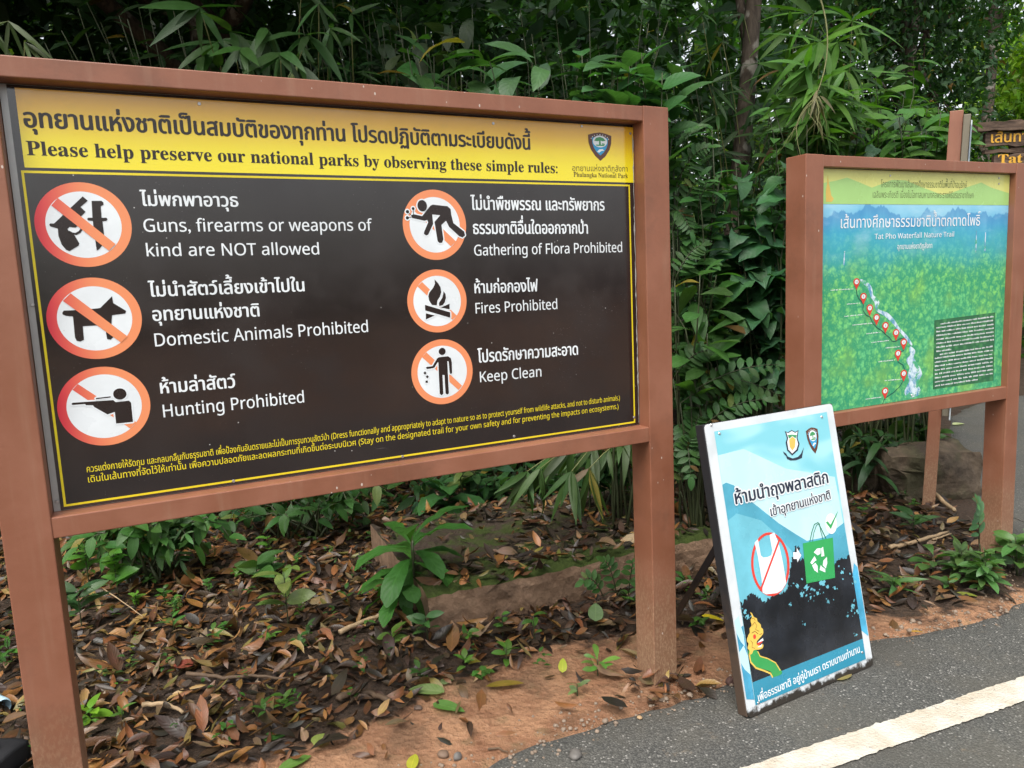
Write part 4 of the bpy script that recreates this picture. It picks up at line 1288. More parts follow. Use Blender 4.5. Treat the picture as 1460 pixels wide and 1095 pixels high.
def leaf_mat(name, rough=0.38, trans=0.28, vein=0.25, spec=0.5, side=7.0):
    k = NT(name)
    at = k.node('ShaderNodeAttribute'); at.attribute_name = 'tint'
    uv = k.node('ShaderNodeUVMap'); uv.uv_map = 'uv'
    x = k.sep(uv.outputs[0])
    s_ = k.math('ABSOLUTE', k.math('SUBTRACT', x[1], 0.5))
    n = k.noise(k.pos(), 22.0, 4)
    c = k.mix(k.mapr(n, 0.3, 0.7), at.outputs['Color'], (0.75, 0.85, 0.6), 'MULTIPLY')
    mid = k.mapr(s_, 0.02, 0.055, 1.0, 0.0)
    sv = k.math('SINE', k.math('MULTIPLY', k.math('SUBTRACT', x[0], k.math('MULTIPLY', s_, 0.55)), side * 6.283))
    ribs = k.mapr(sv, 0.80, 1.0, 0.0, 0.5)
    f = k.math('MULTIPLY', k.math('MAXIMUM', mid, ribs), vein)
    lite = k.mix(1.0, c, (1.9, 1.75, 1.8), 'MULTIPLY')
    c = k.mix(f, c, lite)
    k.col(c)
    k.set(rough, spec)
    k.bump(sv, 0.10, 0.004)
    tr_ = k.node('ShaderNodeBsdfTranslucent')
    k.link(k.mix(1.0, c, (1.5, 1.7, 0.6), 'MULTIPLY'), tr_.inputs['Color'])
    mx = k.node('ShaderNodeMixShader')
    mx.inputs[0].default_value = trans
    k.link(k.b.outputs[0], mx.inputs[1]); k.link(tr_.outputs[0], mx.inputs[2])
    k.link(mx.outputs[0], k.out.inputs['Surface'])
    return k.m
M_LEAF = leaf_mat('green_leaf', 0.46, 0.30, 0.25, 0.28)
M_LEAFG = leaf_mat('glossy_leaf', 0.38, 0.28, 0.2, 0.35, 9)
M_BAMB = leaf_mat('bamboo_leaf', 0.45, 0.3, 0.18, 0.3, 0.0)
M_DEAD = leaf_mat('dead_leaf', 0.42, 0.06, 0.35, 0.45, 8)
M_STEM = plain('green_stem', (0.040, 0.050, 0.020), 0.5, 0.4, 0, 0.3, 30)
M_TWIG = plain('brown_twig', (0.10, 0.065, 0.04), 0.7, 0.3, 0, 0.5, 40)
M_PALETWIG = plain('pale_stick', (0.34, 0.24, 0.14), 0.65, 0.3, 0, 0.4, 30)
def jit(c, n, a=0.25, hue=0.12):
    c = np.asarray(c)[None] * (1 + RNG.uniform(-a, a, (n, 1)))
    c = c * (1 + RNG.uniform(-hue, hue, (n, 3)))
    if n > 5 and c[0, 1] > c[0, 0] * 1.3:      # a few leaves yellowing, browning or eaten pale
        odd = RNG.uniform(size=n) < 0.035
        c[odd] = np.array([(0.20, 0.16, 0.03), (0.13, 0.075, 0.03), (0.12, 0.16, 0.05)])[RNG.integers(0, 3, odd.sum())]
    return np.clip(c, 0.002, 1)

# footprint of the concrete step
_A, _B = ground_at(610, 850, 0.20)[:2], ground_at(1030, 761, 0.20)[:2]
def on_step(P):
    d = unit(_B - _A); n_ = np.array([-d[1], d[0]])
    q = np.asarray(P) - _A
    a, b_ = q @ d, q @ n_
    return (a > 0.0) & (a < np.linalg.norm(_B - _A)) & (b_ > 0.02) & (b_ < 1.15)
# ---------------------------------------------------------------- leaf litter
def litter():
    lv = Leaves(4)
    n = 46000
    P = np.stack([RNG.uniform(-5.5, 3.6, n), RNG.uniform(1.2, 7.6, n)], 1)
    d = signed_edge(P)
    lim = 0.14 + 0.10 * wob(P, 1.6) + 0.27 * np.exp(-((P[:, 0] - 0.2) / 0.7) ** 2) * (P[:, 1] < 3.3)
    pr = np.clip((d - lim) / 0.25, 0.0, 1.0) + 0.075 * ((d > 0.05) & (d < lim))
    pr *= np.where(P[:, 1] > 4.8, 0.7, 1.0)
    pr *= np.where((P[:, 0] > 1.0), 0.75, 1.0)
    for sx_, sy_ in ((S1X - 0.05, S1Y - 0.02), (S1X - 0.05 - 2.0 * math.cos(S1YAW), S1Y - 2.0 * math.sin(S1YAW)), (S2X + 0.05, S2Y), (S2X + 1.43 * math.cos(S2YAW), S2Y + 1.43 * math.sin(S2YAW))):
        pr = np.maximum(pr, 0.8 * np.clip(1.3 - np.hypot(P[:, 0] - sx_, P[:, 1] - sy_) / 0.16, 0, 1))
    pr *= np.where(on_step(P), np.where(wob(P, 3.0) > -0.1, 0.5, 0.12), 1.0)
    keep = RNG.uniform(size=n) < pr
    P = P[keep]; n = len(P)
    z = ground_z(P) + RNG.uniform(0.004, 0.042, n)
    st = on_step(P)
    z = np.where(st, 0.208 + RNG.uniform(0.0, 0.02, n), z)
    az = RNG.uniform(0, 2 * math.pi, n)
    pit = RNG.normal(0, 0.28, n)
    D = np.stack([np.cos(az) * np.cos(pit), np.sin(az) * np.cos(pit), np.sin(pit)], 1)
    N = unit(np.stack([RNG.normal(0, 0.35, n), RNG.normal(0, 0.35, n), np.ones(n)], 1))
    L = RNG.gamma(8, 0.0096, n).clip(0.025, 0.18)
    pal = 0.76 * np.array([(0.30, 0.135, 0.05), (0.21, 0.085, 0.035), (0.12, 0.055, 0.028), (0.06, 0.035, 0.024), (0.034, 0.026, 0.022), (0.17, 0.11, 0.065), (0.37, 0.21, 0.09), (0.24, 0.15, 0.10), (0.20, 0.16, 0.05)])
    lf = P[:, 0] < 0.1
    w1 = np.array([.13, .16, .17, .18, .17, .06, .05, .04, .04]); w2 = np.array([.07, .11, .18, .23, .21, .09, .03, .05, .03])
    lf = lf & ~on_step(P)
    idx = np.where(lf, RNG.choice(9, n, p=w1), RNG.choice(9, n, p=w2))
    tint = np.clip(pal[idx] * (1 + RNG.uniform(-0.3, 0.3, (n, 1))) * (1 + RNG.uniform(-.1, .1, (n, 3))), 0.004, 0.6)
    kind_w = RNG.uniform(0.2, 0.44, n)
    a = RNG.uniform(size=n) < 0.75
    for msk, kd in ((a, 'ellip'), (~a, 'ovate')):
        lv.add(np.column_stack([P, z])[msk], D[msk], N[msk], L[msk], (L * kind_w)[msk], kd, RNG.normal(0, 0.45, n)[msk], RNG.normal(0.1, 0.5, n)[msk], tint[msk], RNG.normal(0, 0.9, n)[msk])
    tag(lv.build('leaf_litter', M_DEAD), kind='stuff')
    # crumbs of leaf mould between the leaves
    lv = Leaves(1)
    n = 60000
    P = np.stack([RNG.uniform(-3.4, 3.2, n), RNG.uniform(1.4, 5, n)], 1)
    d = signed_edge(P)
    keep = RNG.uniform(size=n) < np.clip((d - 0.16) / 0.3, 0.10, 1) * (d > -0.01)
    P = P[keep]; n = len(P)
    az = RNG.uniform(0, 6.28, n)
    L = RNG.uniform(0.006, 0.03, n)
    lv.add(np.column_stack([P, ground_z(P) + RNG.uniform(0.002, 0.012, n)]), np.stack([np.cos(az), np.sin(az), RNG.normal(0, 0.2, n)], 1), unit(np.stack([RNG.normal(0, .4, n), RNG.normal(0, .4, n), np.ones(n)], 1)),
           L, L * RNG.uniform(0.15, 0.5, n), 'ellip', 0.0, 0.0, jit((0.09, 0.055, 0.035), n, 0.7))
    tag(lv.build('leaf_mould', M_DEAD), kind='stuff')
litter()

# gritty pebbles along the road's edge
def pebble_mesh(seed, r, flat=0.6):
    import bmesh
    bm = bmesh.new()
    bmesh.ops.create_icosphere(bm, subdivisions=2, radius=1.0)
    rs_ = random.Random(seed)
    ax = (rs_.uniform(0.8, 1.2), rs_.uniform(0.7, 1.0), flat)
    off = [Vector((rs_.uniform(-1, 1), rs_.uniform(-1, 1), rs_.uniform(-1, 1))).normalized() for _ in range(6)]
    for v in bm.verts:
        p = v.co.copy()
        for o_ in off:
            dd = p.dot(o_)
            if dd > 0.72: v.co -= o_ * (dd - 0.72) * 0.8
        v.co = Vector((v.co.x * ax[0], v.co.y * ax[1], v.co.z * ax[2])) * r
    me = bpy.data.meshes.new('pebble')
    bm.to_mesh(me); bm.free()
    me.shade_smooth()
    return me
M_STONE = plain('grey_stone', (0.13, 0.12, 0.11), 0.6, 0.4, 0, 0.4, 40)
M_STONE2 = plain('tan_stone', (0.36, 0.24, 0.13), 0.6, 0.4, 0, 0.3, 40)
def grit():
    rs_ = np.random.default_rng(31)
    V, F, nb = [], [], 0
    me = pebble_mesh(3, 1.0)
    v0 = np.array([v.co[:] for v in me.vertices]); f0 = np.array([p.vertices[:] for p in me.polygons])
    E_ = dense(EDGE[3:16], 0.02)
    for i in range(900):
        p = E_[rs_.integers(len(E_))] + rs_.normal(0, 0.07, 2)
        d = float(signed_edge([p])[0])
        if d < -0.10: continue
        r = rs_.gamma(3, 0.0014) + 0.0015
        a = rs_.uniform(0, 6.28)
        Rm = np.array([[math.cos(a), -math.sin(a), 0], [math.sin(a), math.cos(a), 0], [0, 0, 1]])
        V.append((v0 * r) @ Rm.T + [p[0], p[1], (gz(*p) if d > 0 else 0.012) + r * 0.3])
        F.append(f0 + nb); nb += len(v0)
    m_ = bpy.data.meshes.new('edge_gravel')
    set_mesh(m_, np.vstack(V), np.vstack(F)); m_.shade_smooth()
    tag(link_mesh('edge_gravel', m_, plain('gravel_stone', (0.20, 0.15, 0.11), 0.7, 0.4, 0, 0.6, 25)), kind='stuff')
grit()

# ---------------------------------------------------------------- concrete step and rocks
def concrete_mat():
    k = NT('mossy_concrete')
    P = k.pos()
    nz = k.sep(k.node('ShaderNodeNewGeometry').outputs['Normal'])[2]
    n = k.noise(P, 7.0, 7, 0.65)
    c = k.mix(k.mapr(n, 0.3, 0.7), (0.16, 0.098, 0.06), (0.31, 0.20, 0.13))
    c = k.mix(k.mapr(k.noise(P, 3.0, 6, 0.7), 0.52, 0.72, 0.0, 0.7), c, (0.085, 0.058, 0.04))
    at_ = k.node('ShaderNodeAttribute'); at_.attribute_name = 'front'
    moss = k.math('MULTIPLY', k.mapr(nz, 0.3, 0.8), k.mapr(k.math('ADD', k.math('MULTIPLY', at_.outputs['Fac'], 0.25), k.noise(P, 7.0, 7, 0.7)), 0.46, 0.64))
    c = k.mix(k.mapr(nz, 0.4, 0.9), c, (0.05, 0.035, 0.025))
    c = k.mix(moss, c, k.mix(k.noise(P, 40.0, 5), (0.018, 0.032, 0.006), (0.06, 0.085, 0.014)))
    k.col(c)
    k.bump(k.math('ADD', k.noise(P, 70.0, 7, 0.75), k.math('MULTIPLY', k.voro(P, 26.0), 0.6)), 0.8, 0.018)
    return k.set(0.85, 0.25)
def slab():
    import bmesh
    z = 0.20
    A, B = ground_at(610, 850, z)[:2], ground_at(1030, 761, z)[:2]
    d = (B - A) / np.linalg.norm(B - A)
    nrm = np.array([-d[1], d[0]])
    n1, n2 = 44, 24
    L, Dp = np.linalg.norm(B - A), 1.15
    rs_ = np.random.default_rng(5)
    V, F = [], []
    for j in range(n2 + 1):
        for i in range(n1 + 1):
            p = A + d * L * i / n1 + nrm * Dp * j / n2
            zz = z + rs_.normal(0, 0.004) - (0.012 if j == 0 else 0) + 0.02 * math.sin(i * 0.35) * (j / n2)
            if j == 0: p = p + nrm * rs_.uniform(0.0, 0.012)
            V.append((*p, zz))
    top = len(V)
    F += [(j * (n1 + 1) + i, j * (n1 + 1) + i + 1, (j + 1) * (n1 + 1) + i + 1, (j + 1) * (n1 + 1) + i) for j in range(n2) for i in range(n1)]
    rows = 6
    for r in range(1, rows + 1):
        for i in range(n1 + 1):
            p = A + d * L * i / n1 - nrm * (0.004 * rs_.normal())
            V.append((*p, z - 0.012 - (z + 0.05) * r / rows))
    idx = lambda r, i: i if r == 0 else top + (r - 1) * (n1 + 1) + i
    F += [(idx(r, i), idx(r + 1, i), idx(r + 1, i + 1), idx(r, i + 1)) for r in range(rows) for i in range(n1)]
    b = len(V)
    for j in range(n2 + 1):     # end wall
        p = A + nrm * Dp * j / n2
        V.append((*p, -0.06))
    F += [(j * (n1 + 1), (j + 1) * (n1 + 1), b + j + 1, b + j) for j in range(n2)]
    o = mesh_py('concrete_step', V, F, concrete_mat())
    fa = o.data.attributes.new('front', 'FLOAT', 'POINT')
    fv = np.zeros(len(V), np.float32)
    for j in range(5): fv[j * (n1 + 1):(j + 1) * (n1 + 1)] = 1 - j / 5.0
    fa.data.foreach_set('value', fv)
    return tag(o, 'long mossy concrete step lying in the leaf litter behind the rules sign', 'concrete step'), A, d, nrm
_slab, SA, SD, SN = slab()
def rock_mesh(seed, sx, sy, sz, rough=0.06):
    import bmesh
    bm = bmesh.new()
    bmesh.ops.create_cube(bm, size=1.0)
    bmesh.ops.subdivide_edges(bm, edges=list(bm.edges), cuts=9, use_grid_fill=True)
    rs_ = np.random.default_rng(seed)
    ph = rs_.uniform(0, 6.28, 20); fr = rs_.normal(0, 5, (20, 3)); dr = rs_.normal(0, 1, (20, 3))
    for v in bm.verts:
        p = np.array(v.co)
        q = p / max(np.linalg.norm(p) * 1.55, 0.5) * 0.5 / 0.5
        p = p * 0.80 + q * 0.20
        for i in range(20): p = p + dr[i] * 0.015 * math.sin(fr[i] @ np.array(v.co) + ph[i])
        v.co = Vector(p * [sx, sy, sz])
    cr_ = [np.array([rs_.normal(), rs_.normal(), rs_.normal() * .6]) for _ in range(7)]
    of_ = rs_.uniform(-0.3, 0.3, 7)
    for v in bm.verts:      # stepped fracture planes
        p = np.array(v.co) / [sx, sy, sz]
        for a_, o_ in zip(cr_, of_):
            a2 = a_ / np.linalg.norm(a_)
            s_ = a2 @ p - o_
            p = p - a2 * 0.035 * (1 if s_ > 0.12 else 0) * (1 if abs(s_) < 0.3 else 0)
        v.co = Vector(p * [sx, sy, sz])
    me = bpy.data.meshes.new('rock')
    bm.to_mesh(me); bm.free()
    return me
def rock_mat():
    k = NT('rough_rock')
    P = k.pos()
    n = k.noise(P, 6.0, 8, 0.7)
    c = k.mix(k.mapr(n, 0.3, 0.72), (0.045, 0.034, 0.025), (0.135, 0.10, 0.068))
    c = k.mix(k.math('MULTIPLY', k.mapr(k.noise(P, 3.5, 4), 0.5, 0.65), 0.6), c, (0.06, 0.065, 0.03))
    k.col(c)
    k.bump(k.math('ADD', k.noise(P, 28.0, 8, 0.75), k.voro(P, 14.0)), 0.8, 0.03)
    return k.set(0.85, 0.25)
M_ROCK = rock_mat()
def rock(label, px, py, w, dpt, h, seed, rz=0.0, mat=None):
    g = ground_at(px, py)
    o = link_mesh('rock', rock_mesh(seed, w, dpt, h), mat or M_ROCK)
    o.location = (g[0] + dpt * 0.25, g[1] + dpt * 0.5, gz(g[0], g[1]) + h * 0.40)
    o.rotation_euler = (0.0, 0.0, rz)
    return tag(o, label, 'rock', 'rocks behind the trail sign')
rock('big squarish grey brown rock behind the thin post of the edge on sign', 1316, 716, 0.60, 0.40, 0.36, 12, 0.2)
rock('small rounded brown rock just beside the big squarish rock', 1238, 708, 0.26, 0.26, 0.24, 5, 0.5)
# ================================================================ plants
UP = np.array([0, 0, 1.0])
LIGHT = unit(np.array([0.15, -0.55, 0.8]))
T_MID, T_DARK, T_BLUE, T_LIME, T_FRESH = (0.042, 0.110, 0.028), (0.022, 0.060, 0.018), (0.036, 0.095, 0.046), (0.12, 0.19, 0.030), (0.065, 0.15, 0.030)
def curve(a, b, sag=0.0, n=8, out=None):
    a, b = np.array(a, float), np.array(b, float)
    t = np.linspace(0, 1, n)[:, None]
    o = np.array(out if out is not None else [0, 0, 1.0])
    return a + (b - a) * t + o * (sag * 4 * t * (1 - t))
def along(pts, t):
    pts = np.asarray(pts); k = len(pts) - 1
    t = np.clip(np.asarray(t, float), 0, 1) * k
    i = np.minimum(t.astype(int), k - 1); f = (t - i)[:, None]
    return pts[i] * (1 - f) + pts[i + 1] * f, unit(pts[i + 1] - pts[i])
def rnd_dir(n): return unit(RNG.normal(size=(n, 3)))
def new_plant(name, label, cat, group, base):
    return tag(empty(name, tuple(float(x) for x in base)), label, cat, group)
def leafy_stem(lv, pts, n, L, Wd, kind, tint, t0=0.3, droop=0.35, spread=0.9, hang=0.15, facing=0.7, whorl=2.4, fold=0.22, curl=0.25, wave=0.0, var=0.25):
    """alternate leaves along a stem"""
    t = np.linspace(t0, 1.0, n) + RNG.uniform(-0.02, 0.02, n)
    P, T = along(pts, t)
    ref = np.cross(T, [0.2, 0.3, 0.93]); ref = unit(ref + 1e-6)
    b2 = np.cross(T, ref)
    a = np.arange(n) * whorl + RNG.uniform(0, 6.28) + RNG.normal(0, 0.35, n)
    side = ref * np.cos(a)[:, None] + b2 * np.sin(a)[:, None]
    D = unit(side * spread + T * (1 - spread * 0.55) - UP * hang + RNG.normal(0, 0.12, (n, 3)))
    N = unit(UP * 0.7 + LIGHT * facing + RNG.normal(0, 0.3, (n, 3)))
    l = L * RNG.uniform(1 - var, 1 + var, n) * (1.0 - 0.25 * (t - t0))
    lv.add(P, D, N, l, Wd / L * l * RNG.uniform(0.85, 1.15, n), kind, droop * RNG.uniform(0.5, 1.5, n), fold, jit(tint, n), RNG.normal(0, curl, n), wave)
def pinnate(lv, pts, n, L, Wd, tint, kind='ellip', t0=0.15, droop=0.3, up=UP):
    t = np.linspace(t0, 0.97, n)
    P, T = along(pts, t)
    up = np.asarray(up, float)
    S = unit(np.cross(T, np.broadcast_to(up, T.shape)))
    for s in (-1, 1):
        D = unit(S * s + T * 0.55 + RNG.normal(0, 0.07, (n, 3)))
        sc_ = np.sin(np.pi * np.clip(t * 0.8 + 0.15, 0, 1)) ** 0.5
        lv.add(P, D, np.broadcast_to(up, T.shape) + RNG.normal(0, 0.12, (n, 3)), L * sc_, Wd * sc_, kind, droop, 0.15, jit(tint, n, 0.18))
    lv.add(P[-1:], T[-1:], up[None], L, Wd, kind, droop, 0.15, jit(tint, 1))

def screen_shrub(name, label, cat, group, rect, Y, dY, nst, nlf, L, Wd, kind, tint, mat=None, base_px=None, t0=0.45, sag=0.15, seg=5, stem_r=0.006, back=None, **kw):
    """stems rise from one foot and end across a region seen in the photograph"""
    x0, y0, x1, y1 = rect
    bx = (x0 + x1) / 2 if base_px is None else base_px
    c = depth_at(bx, (y0 + y1) / 2, Y)
    bY = c[1] + (back if back is not None else (max(0.0, 5.9 - c[1]) if y1 < 400 and x1 < 960 else 0.0))
    base = np.array([c[0], bY, gz(c[0], bY)])
    o = new_plant(name, label, cat, group, base)
    lv, st = Leaves(seg), MB()
    for i in range(nst):
        fx, fy = (i + RNG.uniform(0.1, 0.9)) / nst, RNG.uniform()
        tgt = depth_at(x0 + (x1 - x0) * fx, y0 + (y1 - y0) * fy, Y + RNG.uniform(-dY, dY))
        a = base + np.array([RNG.uniform(-.15, .15), RNG.uniform(-.1, .1), 0])
        pts = curve(a, tgt, sag * RNG.uniform(0.4, 1.4), 9, [RNG.normal(0, .3), RNG.normal(0, .3), 1.0]) - base
        pts[1:-1] += RNG.normal(0, 0.02, (7, 3))
        st.tube(pts, np.linspace(stem_r * 1.4, stem_r * 0.45, 9), 5)
        leafy_stem(lv, pts, nlf, L, Wd, kind, tint, t0=t0, **kw)
    st.build('stem', M_STEM, o, True)
    lv.build('foliage', mat or M_LEAF, o)
    return o
def seedling(label, px, py, h, n, L, Wd, kind, tint, lean=0.0, group='small plants among the leaf litter', whorl=2.4, droop=0.45, stems=1, cat='seedling', t0=0.45, mat=None, name='seedling', yaw=None):
    g = ground_at(px, py, 0.02)
    base = np.array([g[0], g[1], gz(g[0], g[1])])
    o = new_plant(name, label, cat, group, base)
    lv, st = Leaves(6), MB()
    for s in range(stems):
        a = RNG.uniform(0, 6.28) if yaw is None else yaw
        d = np.array([math.cos(a), math.sin(a), 0]) * (lean if stems == 1 else h * RNG.uniform(0.15, 0.55))
        hh = h * (1 if stems == 1 else RNG.uniform(0.6, 1.1))
        pts = curve([0, 0, -0.02], d + [0, 0, hh], 0.1 * hh, 7, [d[0], d[1], 0.3])
        st.tube(pts, np.linspace(0.0035, 0.0018, 7), 5)
        leafy_stem(lv, pts, n, L, Wd, kind, tint, t0=t0, droop=droop, spread=0.95, hang=0.0, facing=0.25, whorl=whorl)
    st.build('stem', M_STEM, o, True)
    lv.build('foliage', mat or M_LEAFG, o)
    return o
def rosette(label, px, py, h, n, L, Wd, tint, tilt=(0.1, 0.9), droop=0.55, kind='oblan', name='rosette_plant', group='small plants among the leaf litter', cat='plant', wave=0.15, mat=None, up_bias=0.0):
    g = ground_at(px, py, 0.02)
    base = np.array([g[0], g[1], gz(g[0], g[1])])
    o = new_plant(name, label, cat, group, base)
    lv, st = Leaves(8), MB()
    pts = curve([0, 0, -0.03], [0.01, 0, h], 0.02, 6)
    st.tube(pts, np.linspace(0.008, 0.005, 6), 6)
    az = np.arange(n) * 2.4 + RNG.normal(0, 0.2, n)
    el = np.linspace(tilt[0], tilt[1], n) + RNG.normal(0, 0.1, n)
    D = np.stack([np.cos(az) * np.cos(el), np.sin(az) * np.cos(el), np.sin(el)], 1)
    P = np.stack([np.zeros(n), np.zeros(n), h * np.linspace(0.55, 1.0, n)], 1)
    N = unit(np.stack([-np.cos(az) * np.sin(el), -np.sin(az) * np.sin(el), np.cos(el)], 1) + RNG.normal(0, 0.1, (n, 3)))
    l = L * RNG.uniform(0.7, 1.1, n)
    lv.add(P, D, N, l, l * Wd / L, kind, droop * RNG.uniform(0.6, 1.3, n), 0.22, jit(tint, n, 0.2), RNG.normal(0, 0.15, n), wave)
    st.build('stem', M_STEM, o, True)
    lv.build('foliage', mat or M_LEAF, o)
    return o
def bamboo_spray(label, tips, Y, L, Wd, tint, base_xyz, nper=7, group='bamboo sprays', seg=6, extra=(), name='bamboo_spray'):
    """culms arching from the ground; each ends in hanging fans of narrow leaves; tips are pixels with depths"""
    base = np.array(base_xyz, float)
    o = new_plant(name, label, 'bamboo', group, base)
    lv, st = Leaves(seg), MB()
    for tp in tips:
        px, py, y = tp[:3]
        tip = depth_at(px, py, y)
        pts = curve(base, tip, 0.25 + 0.2 * RNG.uniform(), 12, [RNG.normal(0, .2), RNG.normal(0, .2), 1.0]) - base
        st.tube(pts, np.linspace(0.007, 0.0022, 12), 6)
        for j, t in enumerate(np.linspace(0.62, 1.0, 4)):
            P, T = along(pts, [t])
            n = nper if j == 3 else max(3, nper - 3)
            az = RNG.uniform(0, 6.28, n)
            D = unit(np.stack([np.cos(az) * 0.55, np.sin(az) * 0.4, -RNG.uniform(0.25, 1.3, n)], 1) + T * 0.5)
            N = unit(LIGHT + RNG.normal(0, 0.35, (n, 3)))
            l = L * RNG.uniform(0.65, 1.15, n)
            lv.add(np.repeat(P, n, 0), D, N, l, l * Wd / L, 'lance', RNG.uniform(0.0, 0.5, n), 0.15, jit(tint, n, 0.3), RNG.normal(0, 0.25, n))
    st.build('culm', plain('bamboo_culm', (0.16, 0.17, 0.06), 0.45, 0.4, 0, 0.3, 20), o, True)
    lv.build('foliage', M_BAMB, o)
    return o
M_BARK = NT('bark')
_P = M_BARK.pos()
_g = M_BARK.noise(M_BARK.stretch(_P, (9, 9, 2.0)), 3.0, 8, 0.7, 0.5)
_c = M_BARK.mix(M_BARK.mapr(_g, 0.3, 0.7), (0.034, 0.025, 0.018), (0.10, 0.077, 0.057))
_c = M_BARK.mix(M_BARK.mapr(M_BARK.noise(_P, 5.0, 5), 0.55, 0.62, 0.0, 0.7), _c, (0.30, 0.28, 0.24))
M_BARK.col(_c); M_BARK.bump(_g, 0.6, 0.02)
M_BARK = M_BARK.set(0.8, 0.3)
def tree(label, base, trunk_pts, r0, clumps, nleaf, L, Wd, tint, group='trees of the forest edge', kind='ellip', seg=2, name='forest_tree', mat=None, cat='tree'):
    """trunk polyline (relative), limbs out to every clump (cx, cy, cz, rx, ry, rz relative), leaves in the clumps"""
    base = np.array(base, float)
    o = new_plant(name, label, cat, group, base)
    st = MB()
    tp = np.array(trunk_pts, float)
    n = len(tp)
    st.tube(tp, np.linspace(r0, r0 * 0.55, n), 10)
    for c in clumps:
        t = RNG.uniform(0.6, 1.0)
        P, _ = along(tp, [t])
        pts = curve(P[0], c[:3], 0.2, 6, [0, 0, 1])
        st.tube(pts, np.linspace(r0 * 0.45, r0 * 0.08, 6), 6)
        for _i in range(4):
            e = np.array(c[:3]) + RNG.uniform(-0.7, 0.7, 3) * np.array(c[3:6])
            st.tube(curve(pts[3], e, 0.05, 4), np.linspace(r0 * 0.16, r0 * 0.03, 4), 4)
    st.build('trunk', M_BARK, o, True)
    lv = Leaves(seg)
    vol = np.array([c[3] * c[4] * c[5] for c in clumps]); vol = vol / vol.sum()
    for c, v in zip(clumps, vol):
        m_ = max(8, int(nleaf * v))
        k = max(3, m_ // 22)                           # twigs carry leaf tufts, so the crown stays open
        ctr = np.array(c[:3]) + rnd_dir(k) * (RNG.uniform(0.15, 1, (k, 1)) ** 0.45) * np.array(c[3:6])
        idx = RNG.integers(0, k, m_)
        sp = L * 1.6
        P = ctr[idx] + RNG.normal(0, sp, (m_, 3)) * [1, 1, 0.7]
        D = unit(RNG.normal(0, 0.8, (m_, 3)) + unit(P - np.array(c[:3])) * 0.6 - UP * 0.35)
        N = unit(UP * 0.9 + RNG.normal(0, 0.5, (m_, 3)))
        l = L * RNG.uniform(0.6, 1.2, m_)
        shade = (1 + RNG.uniform(-0.25, 0.25, k))[idx][:, None]
        lv.add(P, D, N, l, l * Wd / L, kind, 0.3, 0.2, jit(tint, m_) * shade)
    lv.build('crown', mat or M_LEAF, o)
    return o
def mass(name, n, sampler, L, Wd, tints, kind='ovate', seg=2, mat=None, hang=0.3):
    P = sampler(n); n = len(P)
    lv = Leaves(seg)
    D = unit(RNG.normal(0, 1, (n, 3)) * [1, 1, 0.6] - UP * hang)
    N = unit(UP * 0.6 + LIGHT * 0.6 + RNG.normal(0, 0.45, (n, 3)))
    l = L * RNG.gamma(8, 1 / 8.0, n).clip(0.4, 1.9)
    tt = np.array(tints)[RNG.integers(0, len(tints), n)]
    lv.add(P, D, N, l, l * Wd / L * RNG.uniform(0.7, 1.3, n), kind, RNG.uniform(0, 0.6, n), 0.2, np.clip(tt * RNG.uniform(0.7, 1.3, (n, 1)), 0.002, 1))
    return tag(lv.build(name, mat or M_LEAF), kind='stuff')

# ---- far background masses
def s_left(n):      # dark understorey on the rising bank behind the rules sign
    X = RNG.uniform(-10, 3.2, n); Y = 5.8 + RNG.uniform(0, 1, n) ** 0.6 * 4.2
    z0 = ground_z(np.stack([X, Y], 1))
    return np.stack([X, Y, z0 + 0.1 + RNG.uniform(0, 1, n) ** 0.9 * 5.0], 1)
def s_deep(n):      # the dim wood further up the bank
    return np.stack([RNG.uniform(-22, 2.6, n), RNG.uniform(11, 16, n), 0.5 + RNG.uniform(0, 1, n) * 11.0], 1)
mass('shaded_wood', 22000, s_deep, 0.55, 0.30, [(0.012, 0.028, 0.009), T_DARK], 'ovate')  # shade of the deep wood is put into the dark leaf tint
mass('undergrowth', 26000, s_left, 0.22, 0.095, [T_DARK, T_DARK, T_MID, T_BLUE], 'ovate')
def s_mid(n):       # tangle below eye level between the signs
    X = RNG.uniform(-4.5, 3.3, n); Y = RNG.uniform(4.9, 6.2, n)
    P = np.stack([X, Y], 1)
    d = signed_edge(P)
    k = d > 0.9
    P = P[k]
    return np.column_stack([P, ground_z(P) + 0.05 + RNG.uniform(0, 1, len(P)) ** 1.6 * 2.2])
mass('bank_undergrowth', 5200, s_mid, 0.12, 0.05, [T_DARK, T_BLUE, T_MID, T_MID], 'ovate', 3)
def s_right(n):     # far side of the road bend
    X = RNG.uniform(3, 34, n); Y = 10.8 + RNG.uniform(0, 1, n) * 10 + 0.1 * X
    return np.stack([X, Y, RNG.uniform(0, 1, n) ** 1.3 * (3.4 + 2.2 * np.exp(-((X - 4) / 2.5) ** 2))], 1)
mass('roadside_undergrowth', 24000, s_right, 0.30, 0.13, [T_MID, T_FRESH, T_FRESH, T_DARK, T_LIME], 'ovate')
def s_far(n):
    X = RNG.uniform(-24, 60, n); Y = RNG.uniform(24, 42, n)
    return np.stack([X, Y, RNG.uniform(0, 1, n) ** 1.0 * 24.0], 1)
mass('distant_forest', 30000, s_far, 0.95, 0.44, [T_FRESH, T_LIME, T_MID, T_LIME], 'ovate')
def s_back(n):      # unseen forest added behind the viewer to darken the sign's reflections
    X = RNG.uniform(-22, 16, n); Y = RNG.uniform(-16, -9, n)
    return np.stack([X, Y, RNG.uniform(0, 1, n) ** 0.8 * (4.6 + 1.3 * np.sin(X * 0.9 + 1.0) + 0.7 * np.sin(X * 2.3))], 1)
mass('added_reflected_forest', 9000, s_back, 0.5, 0.24, [T_DARK, T_MID], 'ovate', 1)

